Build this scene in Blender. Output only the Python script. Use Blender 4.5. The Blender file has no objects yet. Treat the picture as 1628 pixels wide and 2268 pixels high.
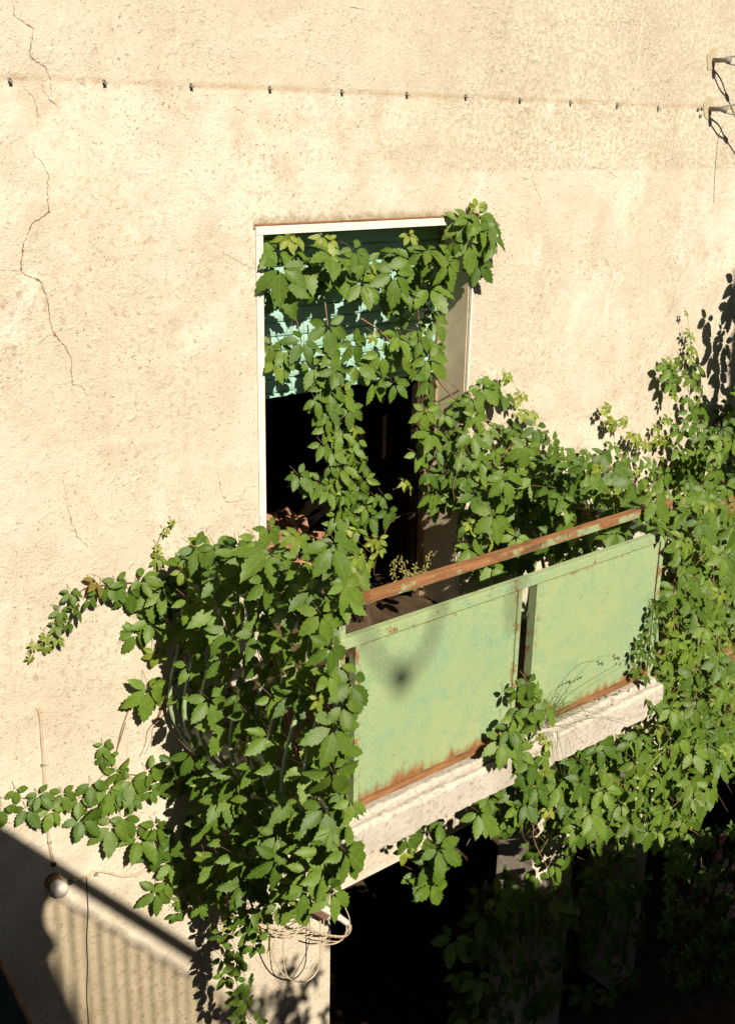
import bpy, math, random
import numpy as np
from mathutils import Vector, Matrix
random.seed(7); rng = np.random.default_rng(11)
scene = bpy.context.scene
COL = scene.collection

# ------------------------------------------------------------------ camera
CX, CY, FPX = 814.0, 1134.0, 2504.9            # photo measured on a 1628 x 2268 grid
YAW, PITCH, ROLL = math.radians(40.217), math.radians(18.817), math.radians(-1.106)
P0 = np.array([0.0, -4.75, 6.15])
_c, _s = math.cos, math.sin
FW = np.array([_s(YAW)*_c(PITCH), _c(YAW)*_c(PITCH), -_s(PITCH)])
_R0 = np.array([_c(YAW), -_s(YAW), 0.0]); _D0 = np.cross(FW, _R0)
RT = _c(ROLL)*_R0 + _s(ROLL)*_D0
DN = -_s(ROLL)*_R0 + _c(ROLL)*_D0
cam = bpy.data.cameras.new('camera'); cam_o = bpy.data.objects.new('camera', cam); COL.objects.link(cam_o)
M = Matrix(((RT[0], -DN[0], -FW[0], P0[0]), (RT[1], -DN[1], -FW[1], P0[1]), (RT[2], -DN[2], -FW[2], P0[2]), (0, 0, 0, 1)))
cam_o.matrix_world = M
cam.sensor_fit = 'VERTICAL'; cam.sensor_height = 36.0; cam.lens = FPX/2268.0*36.0
cam.clip_start = 0.05; cam.clip_end = 2000.0
scene.camera = cam_o

# ------------------------------------------------------------------ light
SUN_EL, SUN_AZ = math.radians(35.5), math.radians(11.5)     # azimuth: to the left of the wall's own outward direction
SUN = np.array([-_s(SUN_AZ)*_c(SUN_EL), -_c(SUN_AZ)*_c(SUN_EL), _s(SUN_EL)])
sl = bpy.data.lights.new('sun', 'SUN'); sl.energy = 5.0; sl.angle = math.radians(0.42); sl.color = (1.0, 0.91, 0.775)
so = bpy.data.objects.new('sun', sl); COL.objects.link(so)
so.rotation_euler = Vector(SUN).to_track_quat('Z', 'Y').to_euler()
so.location = (0, -20, 20)
world = bpy.data.worlds.new('World'); scene.world = world; world.use_nodes = True
wn = world.node_tree; bg = wn.nodes['Background']
sky = wn.nodes.new('ShaderNodeTexSky'); sky.sky_type = 'NISHITA'; sky.sun_disc = False
sky.sun_elevation = SUN_EL
sky.sun_rotation = math.atan2(SUN[0], SUN[1])
sky.air_density = 0.6; sky.dust_density = 0.6; sky.ozone_density = 0.6
wn.links.new(sky.outputs[0], bg.inputs[0]); bg.inputs[1].default_value = 0.05
scene.view_settings.view_transform = 'Standard'; scene.view_settings.look = 'None'
scene.view_settings.gamma = 1.0; scene.view_settings.exposure = 0.59
scene.cycles.max_bounces = 8; scene.cycles.transparent_max_bounces = 12

# ------------------------------------------------------------------ helpers: pixel <-> place
def ray(x, y): return RT*(x-CX)/FPX + DN*(y-CY)/FPX + FW
def at(x, y, Y=0.0):
    r = ray(x, y); return P0 + r*((Y-P0[1])/r[1])
def atX(x, y, X):
    r = ray(x, y); return P0 + r*((X-P0[0])/r[0])
def pj(p):
    v = np.asarray(p, float)-P0; z = v@FW
    return CX+FPX*(v@RT)/z, CY+FPX*(v@DN)/z, z

# ------------------------------------------------------------------ helpers: objects
def link(o, parent=None):
    COL.objects.link(o)
    if parent is not None: o.parent = parent
    return o
def tag(o, label=None, cat=None, group=None, kind=None):
    if label: o['label'] = label
    if cat: o['category'] = cat
    if group: o['group'] = group
    if kind: o['kind'] = kind
    return o
def empty(name, loc, label, cat, group=None):
    o = bpy.data.objects.new(name, None); o.empty_display_size = 0.1; link(o)
    o.location = [float(v) for v in loc]
    return tag(o, label, cat, group)
class MB:
    """collects shapes in world space and links them as ONE mesh object"""
    def __init__(s): s.v = []; s.f = []; s.sm = []
    def add(s, vs, fs, smooth=False):
        b = len(s.v); s.v += [tuple(float(c) for c in v) for v in vs]
        s.f += [tuple(i+b for i in f) for f in fs]; s.sm += [smooth]*len(fs)
    def box(s, a, b):
        (x0, y0, z0), (x1, y1, z1) = a, b
        s.add([(x0,y0,z0),(x1,y0,z0),(x1,y1,z0),(x0,y1,z0),(x0,y0,z1),(x1,y0,z1),(x1,y1,z1),(x0,y1,z1)],
              [(0,3,2,1),(4,5,6,7),(0,1,5,4),(1,2,6,5),(2,3,7,6),(3,0,4,7)])
    def quadbox(s, p, q, up, w, h):
        """bar from p to q with given width (sideways) and height (along up)"""
        p = np.array(p, float); q = np.array(q, float); d = (q-p)/np.linalg.norm(q-p)
        u = np.array(up, float); u = u-d*(u@d); u /= np.linalg.norm(u); w_ = np.cross(d, u)
        vs = []
        for c in (p, q):
            for a, b in ((-1,-1),(1,-1),(1,1),(-1,1)): vs.append(c+w_*a*w/2+u*b*h/2)
        s.add(vs, [(0,1,2,3),(7,6,5,4),(0,4,5,1),(1,5,6,2),(2,6,7,3),(3,7,4,0)])
    def tube(s, pts, r, n=6, smooth=True, caps=True):
        pts = [np.array(p, float) for p in pts]; m = len(pts)
        rs = r if hasattr(r, '__len__') else [r]*m
        ref = np.array([0.31, 0.2, 0.93]); vs = []
        for i, p in enumerate(pts):
            d = pts[min(i+1, m-1)]-pts[max(i-1, 0)]; d = d/(np.linalg.norm(d)+1e-9)
            a = np.cross(d, ref)
            if np.linalg.norm(a) < 1e-3: a = np.cross(d, np.array([1.0, 0, 0]))
            a /= np.linalg.norm(a); b = np.cross(d, a)
            for k in range(n):
                t = 2*math.pi*k/n; vs.append(p+rs[i]*(a*math.cos(t)+b*math.sin(t)))
        fs = []
        for i in range(m-1):
            for k in range(n):
                fs.append((i*n+k, i*n+(k+1) % n, (i+1)*n+(k+1) % n, (i+1)*n+k))
        if caps: fs += [tuple(range(n-1, -1, -1)), tuple((m-1)*n+k for k in range(n))]
        s.add(vs, fs, smooth)
    def lathe(s, c, axis, prof, n=16):
        """profile of (distance along axis, radius)"""
        c = np.array(c, float); d = np.array(axis, float); d /= np.linalg.norm(d)
        a = np.cross(d, [0.3, 0.1, 0.9]); a /= np.linalg.norm(a); b = np.cross(d, a)
        vs = []
        for (t, r) in prof:
            for k in range(n):
                q = 2*math.pi*k/n; vs.append(c+d*t+r*(a*math.cos(q)+b*math.sin(q)))
        fs = [(i*n+k, i*n+(k+1) % n, (i+1)*n+(k+1) % n, (i+1)*n+k) for i in range(len(prof)-1) for k in range(n)]
        fs += [tuple(range(n-1, -1, -1)), tuple((len(prof)-1)*n+k for k in range(n))]
        s.add(vs, fs, True)
    def build(s, name, mat, parent=None, bevel=0.0):
        me = bpy.data.meshes.new(name)
        off = np.array(parent.matrix_world.translation) if False else (np.array(parent.location) if parent is not None and parent.parent is None else
              (np.array(parent['_o']) if parent is not None and '_o' in parent else np.zeros(3)))
        if parent is not None and parent.parent is not None: off = world_off(parent)
        v = [(x-off[0], y-off[1], z-off[2]) for x, y, z in s.v]
        me.from_pydata(v, [], s.f); me.update()
        me.polygons.foreach_set('use_smooth', s.sm)
        o = bpy.data.objects.new(name, me); link(o, parent)
        if mat is not None: me.materials.append(mat)
        if bevel:
            bv = o.modifiers.new('bevel', 'BEVEL'); bv.width = bevel; bv.segments = 2; bv.limit_method = 'ANGLE'
        return o
def world_off(o):
    t = np.zeros(3)
    while o is not None:
        t = t+np.array(o.location); o = o.parent
    return t
def smooth_path(pts, n=6):
    """Catmull-Rom through the points"""
    p = [np.array(q, float) for q in pts]
    p = [2*p[0]-p[1]]+p+[2*p[-1]-p[-2]]; out = []
    for i in range(1, len(p)-2):
        for k in range(n):
            t = k/n
            out.append(0.5*((2*p[i])+(-p[i-1]+p[i+1])*t+(2*p[i-1]-5*p[i]+4*p[i+1]-p[i+2])*t*t+(-p[i-1]+3*p[i]-3*p[i+1]+p[i+2])*t**3))
    out.append(p[-2]); return out

# ------------------------------------------------------------------ materials
class NT:
    def __init__(s, name):
        s.m = bpy.data.materials.new(name); s.m.use_nodes = True
        s.t = s.m.node_tree; s.n = s.t.nodes; s.b = s.n['Principled BSDF']
    def new(s, t, **kw):
        n = s.n.new(t)
        for k, v in kw.items():
            if k in n.inputs: n.inputs[k].default_value = v
            else: setattr(n, k, v)
        return n
    def L(s, a, b): s.t.links.new(a, b)
    def coord(s, scale=(1, 1, 1), out='Object'):
        c = s.new('ShaderNodeTexCoord'); m = s.new('ShaderNodeMapping'); m.inputs['Scale'].default_value = scale
        s.L(c.outputs[out], m.inputs[0]); return m.outputs[0]
    def noise(s, vec, scale, detail=4, rough=0.55, dist=0.0):
        n = s.new('ShaderNodeTexNoise', Scale=scale, Detail=detail, Roughness=rough, Distortion=dist)
        s.L(vec, n.inputs['Vector']); return n.outputs['Fac']
    def ramp(s, fac, stops):
        r = s.new('ShaderNodeValToRGB'); e = r.color_ramp.elements
        while len(e) < len(stops): e.new(0.5)
        for i, (p, c) in enumerate(stops):
            e[i].position = p; e[i].color = (c, c, c, 1) if not hasattr(c, '__len__') else (*c, 1)
        s.L(fac, r.inputs[0]); return r.outputs[0]
    def mix(s, fac, a, b, mode='MIX'):
        n = s.new('ShaderNodeMix', data_type='RGBA', blend_type=mode)
        for sock, val in ((n.inputs[0], fac), (n.inputs[6], a), (n.inputs[7], b)):
            if hasattr(val, 'links'): s.L(val, sock)
            elif hasattr(val, '__len__'): sock.default_value = (*val, 1)
            else: sock.default_value = val
        return n.outputs[2]
    def math(s, op, a, b=0.0):
        n = s.new('ShaderNodeMath', operation=op)
        for i, val in enumerate((a, b)):
            if hasattr(val, 'links'): s.L(val, n.inputs[i])
            else: n.inputs[i].default_value = val
        return n.outputs[0]
    def sep(s, vec):
        n = s.new('ShaderNodeSeparateXYZ'); s.L(vec, n.inputs[0]); return n.outputs
    def bump(s, h, strength=0.5, dist=0.01):
        n = s.new('ShaderNodeBump', Strength=strength, Distance=dist); s.L(h, n.inputs['Height'])
        s.L(n.outputs[0], s.b.inputs['Normal']); return n
    def out(s, col, rough=0.8, spec=0.3, metal=0.0):
        if hasattr(col, 'links'): s.L(col, s.b.inputs['Base Color'])
        else: s.b.inputs['Base Color'].default_value = (*col, 1)
        if hasattr(rough, 'links'): s.L(rough, s.b.inputs['Roughness'])
        else: s.b.inputs['Roughness'].default_value = rough
        s.b.inputs['Specular IOR Level'].default_value = spec; s.b.inputs['Metallic'].default_value = metal
        return s.m

def mat_plain(name, col, rough=0.7, spec=0.3, var=0.25, scale=30.0, bump=0.0):
    n = NT(name); v = n.coord()
    f = n.noise(v, scale, 5)
    c = n.mix(n.ramp(f, [(0.3, 0.0), (0.7, 1.0)]), tuple(x*(1-var) for x in col), tuple(min(1, x*(1+var)) for x in col))
    if bump: n.bump(f, bump, 0.006)
    return n.out(c, rough, spec)

SEAM_Z = float(at(756, 202)[2])+1.0     # in the house's own height above the ground
def mat_plaster():
    n = NT('old_plaster'); v = n.coord()
    x, y, z = n.sep(v)
    big = n.noise(v, 0.75, 4, 0.55, 0.4)
    mid = n.noise(v, 4.5, 6, 0.62, 0.3)
    fine = n.noise(v, 30, 6, 0.68)
    grain = n.noise(v, 120, 3, 0.7)
    base = n.mix(n.ramp(big, [(0.32, 0.0), (0.68, 1.0)]), (0.515, 0.447, 0.336), (0.64, 0.568, 0.452))
    base = n.mix(n.ramp(mid, [(0.30, 1.0), (0.55, 0.0)]), base, (0.485, 0.413, 0.308))
    # pale rubbed areas, in places
    rub = n.math('MULTIPLY', n.ramp(n.noise(v, 2.2, 5, 0.7, 0.6), [(0.55, 0.0), (0.72, 1.0)]), 0.55)
    base = n.mix(rub, base, (0.76, 0.67, 0.54))
    # mottled brown grey weathering that comes in patches
    patch = n.ramp(n.noise(v, 1.1, 3, 0.6, 0.5), [(0.40, 0.0), (0.62, 1.0)])
    mott = n.math('MULTIPLY', n.ramp(n.noise(v, 26, 6, 0.70, 0.3), [(0.52, 0.0), (0.62, 1.0)]), patch)
    base = n.mix(n.math('MULTIPLY', mott, 0.62), base, (0.34, 0.265, 0.165))
    # olive grey mottling of the upper right part of the wall
    ur = n.math('MULTIPLY', n.ramp(n.math('ADD', x, n.math('MULTIPLY', n.math('SUBTRACT', big, 0.5), 4.0)), [(0.30, 0.0), (0.55, 1.0)]) if False else n.math('MINIMUM', 1.0, n.math('MAXIMUM', 0.0, n.math('MULTIPLY', n.math('ADD', n.math('SUBTRACT', x, 3.6), n.math('MULTIPLY', n.math('SUBTRACT', big, 0.5), 5.0)), 0.7))), n.math('GREATER_THAN', z, SEAM_Z-0.4))
    ol = n.math('MULTIPLY', n.ramp(n.noise(v, 34, 6, 0.7, 0.3), [(0.46, 0.0), (0.60, 0.75)]), ur)
    base = n.mix(ol, base, (0.36, 0.31, 0.19))
    # run-off streaks
    rs_ = n.ramp(n.noise(n.coord((16, 16, 0.8)), 1.0, 5, 0.65), [(0.56, 0.0), (0.72, 1.0)])
    rs_ = n.math('MULTIPLY', rs_, n.ramp(n.noise(v, 0.9, 3, 0.5), [(0.45, 0.0), (0.65, 0.45)]))
    base = n.mix(rs_, base, (0.45, 0.365, 0.25))
    # pits, also in patches
    pits = n.ramp(n.noise(v, 62, 3, 0.55, 0.8), [(0.64, 0.0), (0.69, 1.0)])
    pm = n.math('MULTIPLY', pits, n.ramp(n.noise(v, 1.7, 3), [(0.36, 0.1), (0.6, 1.0)]))
    base = n.mix(n.math('MULTIPLY', pm, 0.8), base, (0.20, 0.14, 0.08))
    # joint between the two lifts of render, its faint shadow line painted brown
    wob = n.math('MULTIPLY', n.math('SUBTRACT', n.noise(v, 3.0, 3), 0.5), 0.03)
    dz = n.math('ABSOLUTE', n.math('ADD', n.math('SUBTRACT', z, SEAM_Z), wob))
    seam = n.math('MULTIPLY', n.ramp(dz, [(0.004, 1.0), (0.022, 0.0)]), n.ramp(n.noise(v, 7, 4), [(0.35, 0.15), (0.65, 0.65)]))
    base = n.mix(seam, base, (0.34, 0.22, 0.10))
    # upper lift is a little greyer
    up = n.math('MULTIPLY', n.math('GREATER_THAN', n.math('SUBTRACT', z, wob), SEAM_Z), 0.34)
    base = n.mix(up, base, (0.455, 0.405, 0.305))
    # hairline crazing, in patches
    vor = n.new('ShaderNodeTexVoronoi', feature='DISTANCE_TO_EDGE', Scale=2.6)
    wv = n.new('ShaderNodeVectorMath', operation='ADD'); nz = n.new('ShaderNodeTexNoise', Scale=5.0, Detail=4.0)
    n.L(v, nz.inputs[0]); sc = n.new('ShaderNodeVectorMath', operation='SCALE'); sc.inputs['Scale'].default_value = 0.35
    n.L(nz.outputs['Color'], sc.inputs[0]); n.L(v, wv.inputs[0]); n.L(sc.outputs[0], wv.inputs[1]); n.L(wv.outputs[0], vor.inputs['Vector'])
    cr = n.math('MULTIPLY', n.ramp(vor.outputs['Distance'], [(0.002, 1.0), (0.012, 0.0)]), n.ramp(n.noise(v, 1.3, 2, 0.5, 0.2), [(0.52, 0.0), (0.66, 0.22)]))
    base = n.mix(cr, base, (0.30, 0.21, 0.12))
    # moss and dirt lying along the top of the door trim
    zt = float(at(700, 495)[2])+1.0; x0 = float(at(568, 503)[0])-0.02; x1 = x0+1.58
    hz = n.math('SUBTRACT', z, zt)
    mz = n.ramp(n.math('ADD', hz, n.math('MULTIPLY', n.math('SUBTRACT', n.noise(v, 22, 4), 0.5), 0.09)), [(0.0, 1.0), (0.055, 0.0)])
    inx = n.math('MULTIPLY', n.math('MULTIPLY', n.math('GREATER_THAN', x, x0), n.math('LESS_THAN', x, x1)), n.math('GREATER_THAN', hz, -0.02))
    base = n.mix(n.math('MULTIPLY', n.math('MULTIPLY', mz, inx), 0.85), base, (0.20, 0.16, 0.075))
    # faint vertical wash marks
    vs = n.coord((9.0, 9.0, 0.55)); wash = n.ramp(n.noise(vs, 1.6, 4, 0.6), [(0.60, 0.0), (0.78, 0.35)])
    base = n.mix(wash, base, (0.74, 0.66, 0.53))
    roughm = n.ramp(n.noise(v, 1.4, 4, 0.65, 0.4), [(0.38, 0.35), (0.60, 1.0)])      # coarse cast render in places, smoother floated coat in others
    h = n.math('ADD', n.math('MULTIPLY', n.noise(v, 80, 3, 0.7), 0.9), n.math('MULTIPLY', grain, 0.55))
    h = n.math('ADD', n.math('MULTIPLY', h, roughm), n.math('MULTIPLY', mid, 0.8))
    lump = n.ramp(n.noise(v, 20, 2, 0.5, 0.5), [(0.56, 0.0), (0.72, 1.0)])
    h = n.math('ADD', h, n.math('MULTIPLY', n.math('MULTIPLY', lump, roughm), 0.5))
    h = n.math('SUBTRACT', h, n.math('ADD', n.math('MULTIPLY', pm, 0.8), n.math('MULTIPLY', cr, 0.6)))
    h = n.math('ADD', h, n.math('MULTIPLY', up, -0.8))
    n.bump(h, 0.70, 0.010)
    return n.out(base, 0.95, 0.1)

def mat_concrete():
    n = NT('weathered_concrete'); v = n.coord()
    a = n.noise(v, 3, 6, 0.65); b = n.noise(v, 40, 6, 0.7)
    c = n.mix(n.ramp(a, [(0.3, 0.0), (0.7, 1.0)]), (0.385, 0.345, 0.28), (0.57, 0.515, 0.43))
    c = n.mix(n.math('MULTIPLY', n.ramp(b, [(0.53, 0.0), (0.66, 1.0)]), 0.7), c, (0.24, 0.185, 0.115))
    st = n.coord((1.2, 6, 14)); c = n.mix(n.ramp(n.noise(st, 2.0, 4), [(0.58, 0.0), (0.75, 0.5)]), c, (0.33, 0.30, 0.24))
    n.bump(n.math('ADD', b, n.math('MULTIPLY', a, 0.5)), 0.6, 0.015)
    return n.out(c, 0.95, 0.15)

def mat_green_paint(name, rusty=0.35, lowz=None, lighter=0.0):
    n = NT(name); v = n.coord(); x, y, z = n.sep(v)
    a = n.noise(v, 2.6, 5, 0.6, 0.5); b = n.noise(v, 9, 6, 0.65); f = n.noise(v, 90, 3, 0.7)
    c = n.mix(n.ramp(a, [(0.36, 0.0), (0.62, 1.0)]), (0.215, 0.330, 0.172), (0.275, 0.352, 0.162))
    c = n.mix(n.math('MULTIPLY', n.ramp(b, [(0.50, 0.0), (0.68, 1.0)]), 0.55), c, (0.13, 0.29, 0.175))
    c = n.mix(n.math('MULTIPLY', n.ramp(n.noise(v, 5.0, 6, 0.7, 0.4), [(0.62, 0.0), (0.76, 1.0)]), 0.35), c, (0.44, 0.36, 0.16))
    c = n.mix(n.ramp(f, [(0.42, 0.0), (0.70, 0.55)]), c, (0.42, 0.43, 0.25))
    rn = n.noise(v, 16, 6, 0.72, 0.3)
    rust = n.mix(n.noise(v, 45, 4), (0.10, 0.037, 0.014), (0.37, 0.175, 0.052))
    if lowz is not None:                      # rust creeping up from the foot and in from the edges of the sheet
        (zb, zt, xa, xb) = lowz
        st = n.noise(n.coord((26, 26, 5)), 1.0, 5, 0.7)
        lowf = n.math('MULTIPLY', n.math('SUBTRACT', n.noise(n.coord((1, 1, 0.2)), 4.0, 3, 0.6), 0.5), -0.22)
        up = n.ramp(n.math('ADD', n.math('ADD', n.math('SUBTRACT', z, zb), lowf), n.math('MULTIPLY', n.math('SUBTRACT', st, 0.57), -0.20)), [(0.012, 1.0), (0.068, 0.0)])
        ed = n.math('MINIMUM', n.math('SUBTRACT', x, xa), n.math('SUBTRACT', xb, x))
        ed = n.ramp(n.math('ADD', ed, n.math('MULTIPLY', n.math('SUBTRACT', rn, 0.50), -0.12)), [(0.0, 0.6), (0.010, 0.0)])
        tp = n.ramp(n.math('ADD', n.math('SUBTRACT', zt, z), n.math('MULTIPLY', n.math('SUBTRACT', rn, 0.5), -0.13)), [(0.0, 0.7), (0.012, 0.0)])
        r = n.math('MAXIMUM', n.math('MAXIMUM', up, ed), tp)
        r = n.math('MAXIMUM', r, n.ramp(n.noise(v, 30, 3, 0.5), [(0.735, 0.0), (0.76, 0.8)]))
    else:
        r = n.ramp(rn, [(0.62-rusty*0.32, 0.0), (0.70-rusty*0.26, 1.0)])
    c = n.mix(r, c, rust)
    n.bump(n.math('ADD', n.math('MULTIPLY', f, 0.3), r), 0.25, 0.002)
    return n.out(c, n.math('ADD', 0.55, n.math('MULTIPLY', r, 0.35)), 0.3)

def mat_rust(name, paint=0.25):
    n = NT(name); v = n.coord()
    st = n.noise(n.coord((2.2, 14, 14)), 2.2, 6, 0.68); f = n.noise(v, 60, 4, 0.7)
    c = n.mix(n.ramp(st, [(0.3, 0.0), (0.72, 1.0)]), (0.105, 0.045, 0.022), (0.35, 0.165, 0.065))
    ge = n.new('ShaderNodeNewGeometry'); _, gy, gz = n.sep(ge.outputs['Normal'])
    pf = n.math('MULTIPLY', n.ramp(n.math('ADD', n.noise(v, 3.5, 6, 0.72), n.math('MULTIPLY', gz, -0.22)), [(0.545, 0.0), (0.61, 0.9)]), 1.0 if paint > 0.1 else 0.0)
    c = n.mix(pf, c, (0.24, 0.34, 0.18))
    c = n.mix(n.ramp(f, [(0.5, 0.0), (0.8, 0.4)]), c, (0.42, 0.25, 0.11))
    n.bump(f, 0.4, 0.003)
    return n.out(c, 0.85, 0.2)

def mat_leaf(name, dark, light, young):
    n = NT(name)
    att = n.new('ShaderNodeAttribute', attribute_name='tint'); r, g, b = n.sep(att.outputs['Vector'])
    uv = n.new('ShaderNodeUVMap', uv_map='UVMap'); u, w, _ = n.sep(uv.outputs[0])
    c = n.mix(r, dark, light)
    c = n.mix(g, c, young)
    aw = n.math('ABSOLUTE', w)
    side = n.math('ABSOLUTE', n.math('SINE', n.math('MULTIPLY', n.math('SUBTRACT', u, n.math('MULTIPLY', aw, 0.55)), 19.0)))
    vein = n.math('MAXIMUM', n.ramp(side, [(0.04, 0.45), (0.30, 0.0)]), n.ramp(aw, [(0.03, 1.0), (0.075, 0.0)]))
    c = n.mix(n.math('MULTIPLY', vein, 0.42), c, (0.20, 0.27, 0.075))
    mot = n.noise(n.coord(), 55, 4, 0.6)
    c = n.mix(n.ramp(mot, [(0.35, 0.35), (0.65, 0.0)]), c, tuple(k*0.55 for k in dark))
    c = n.mix(n.ramp(b, [(0.994, 0.0), (0.997, 1.0)]), c, (0.26, 0.13, 0.04))
    n.bump(n.math('SUBTRACT', side, n.math('MULTIPLY', vein, 0.8)), 0.18, 0.002)
    n.out(c, 0.46, 0.30)
    tr = n.new('ShaderNodeBsdfTranslucent'); n.L(n.mix(0.5, c, (0.16, 0.24, 0.02)), tr.inputs[0])
    mx = n.new('ShaderNodeMixShader'); mx.inputs[0].default_value = 0.20
    n.L(n.b.outputs[0], mx.inputs[1]); n.L(tr.outputs[0], mx.inputs[2])
    n.L(mx.outputs[0], n.n['Material Output'].inputs[0])
    return n.m

PL = mat_plaster(); CONC = mat_concrete()
LEAF = mat_leaf('creeper_leaf', (0.052, 0.110, 0.010), (0.140, 0.226, 0.026), (0.30, 0.34, 0.04))
TREELEAF = mat_leaf('tree_leaf', (0.03, 0.075, 0.015), (0.06, 0.12, 0.02), (0.1, 0.16, 0.03))
STEM = mat_plain('vine_stem', (0.24, 0.135, 0.07), 0.7, 0.3, 0.35, 20)
YSTEM = mat_plain('young_stem', (0.30, 0.30, 0.07), 0.6, 0.3, 0.3, 20)
WHITE = mat_plain('white_painted_metal', (0.66, 0.60, 0.52), 0.6, 0.3, 0.16, 9)
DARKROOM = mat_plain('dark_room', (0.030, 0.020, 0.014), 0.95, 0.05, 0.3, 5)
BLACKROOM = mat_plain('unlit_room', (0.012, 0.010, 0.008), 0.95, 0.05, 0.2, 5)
RUST = mat_rust('rusty_rail', 0.30); RUSTY = mat_rust('rust', 0.02)
GREENF = mat_green_paint('green_paint_frame', 0.30)
GREENB = mat_green_paint('green_paint_bar', 0.15)
CABLE = mat_plain('pale_cable', (0.50, 0.40, 0.27), 0.6, 0.3, 0.2, 14)
DARKW = mat_plain('dark_wire', (0.05, 0.045, 0.04), 0.6, 0.3, 0.2, 14)
STEEL = mat_plain('dull_steel', (0.20, 0.19, 0.16), 0.5, 0.5, 0.3, 40)
MORTAR = mat_plain('grey_mortar', (0.40, 0.34, 0.22), 0.9, 0.1, 0.15, 30, 0.3)
CRACK = mat_plain('crack_shadow', (0.19, 0.125, 0.07), 0.95, 0.0, 0.4, 30)
BRICK = mat_plain('broken_brick', (0.34, 0.17, 0.10), 0.9, 0.1, 0.45, 18, 0.4)
SOIL = mat_plain('dry_soil', (0.075, 0.05, 0.03), 0.95, 0.05, 0.4, 10, 0.5)

# ------------------------------------------------------------------ setting: ground
GZ = -1.0
m = MB(); m.add([(-300, -300, GZ), (300, -300, GZ), (300, 300, GZ), (-300, 300, GZ)], [(0, 1, 2, 3)])
tag(m.build('ground', SOIL), kind='structure')

# ------------------------------------------------------------------ the house
DX0, DX1 = float(at(584, 800)[0]), float(at(1034, 800)[0])
DZ1 = float(at(584, 518)[2]); DZ0 = 3.2; TH = 0.36
XL, XR, BD = 2.765, 5.055, 1.31               # balcony: left end, right end, depth
OZ = 1.485; OX0, OX1 = 3.77, float(at(1176, 1950)[0])
house = empty('house', (0, 0, GZ), 'weathered cream plaster house front with a tall doorway above a dark carport', 'house')
xs = sorted([-8, DX0, DX1, OX0, OX1, 6.23, 6.90, 7.25, 10.5, 14]); zs = sorted([GZ-0.05, 1.15, OZ, DZ0, DZ1, 9.6])
holes = [(DX0, DX1, DZ0, DZ1), (OX0, OX1, GZ-1, OZ), (6.23, 6.90, GZ-1, OZ), (7.25, 10.5, GZ-1, 1.15)]
def solid(i, j):
    if i < 0 or j < 0 or i >= len(xs)-1 or j >= len(zs)-1: return False
    cx, cz = (xs[i]+xs[i+1])/2, (zs[j]+zs[j+1])/2
    return not any(a < cx < b and c < cz < d for a, b, c, d in holes)
m = MB()
for i in range(len(xs)-1):
    for j in range(len(zs)-1):
        if not solid(i, j): continue
        a, b, c, d = xs[i], xs[i+1], zs[j], zs[j+1]
        m.add([(a,0,c),(b,0,c),(b,0,d),(a,0,d)], [(0,1,2,3)])
        m.add([(a,TH,c),(b,TH,c),(b,TH,d),(a,TH,d)], [(3,2,1,0)])
        if not solid(i-1, j): m.add([(a,0,c),(a,TH,c),(a,TH,d),(a,0,d)], [(3,2,1,0)])
        if not solid(i+1, j): m.add([(b,0,c),(b,TH,c),(b,TH,d),(b,0,d)], [(0,1,2,3)])
        if not solid(i, j-1): m.add([(a,0,c),(b,0,c),(b,TH,c),(a,TH,c)], [(3,2,1,0)])
        if not solid(i, j+1): m.add([(a,0,d),(b,0,d),(b,TH,d),(a,TH,d)], [(0,1,2,3)])
m.build('wall', PL, house)
# rooms behind the doorway and behind the carport openings
m = MB()
def room(m, a, b):
    (x0, y0, z0), (x1, y1, z1) = a, b
    v = [(x0,y0,z0),(x1,y0,z0),(x1,y1,z0),(x0,y1,z0),(x0,y0,z1),(x1,y0,z1),(x1,y1,z1),(x0,y1,z1)]
    m.add(v, [(0,1,2,3),(7,6,5,4),(6,2,1,5),(7,3,2,6),(4,0,3,7)])
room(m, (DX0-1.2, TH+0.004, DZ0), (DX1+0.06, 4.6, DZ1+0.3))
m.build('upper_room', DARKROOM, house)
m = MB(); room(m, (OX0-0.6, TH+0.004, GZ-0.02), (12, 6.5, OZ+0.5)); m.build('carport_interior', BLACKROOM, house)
# white trim round the doorway
tw = 0.045
zt_hi = float(at(568, 500)[2]); xt0 = float(at(569, 800)[0]); xt1 = float(at(1043, 700)[0])
m = MB(); m.box((xt0, -0.012, DZ1-0.004), (xt1+0.01, 0.02, zt_hi)); lt = m.build('door_trim', WHITE, house, 0.002); lt['label'] = 'white metal strip along the top of the doorway'
m = MB(); m.box((xt0, -0.010, DZ0), (DX0-0.003, 0.02, DZ1-0.006)); m.box((DX0-0.003, -0.010, DZ0), (DX0+0.001, 0.09, DZ1-0.006)); m.build('door_trim', WHITE, house, 0.002)
m = MB(); m.box((DX1+0.002, -0.010, DZ0), (xt1, 0.02, DZ1-0.006)); m.build('door_trim', WHITE, house, 0.002)
m = MB(); m.box((xt0, -0.016, zt_hi), (xt1+0.01, 0.0, zt_hi+0.007)); m.build('rusty_trim_edge', RUSTY, house)
m = MB(); m.box((DX1-0.004, 0.012, DZ0+0.006), (DX1+0.001, TH-0.046, DZ1-0.001)); m.build('reveal_lightener', mat_plain('lightened_reveal', (0.70, 0.59, 0.40), 0.8, 0.15, 0.14, 6), house)  # added thin sheet, its paler colour lightens the reveal under grazing sun
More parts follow.
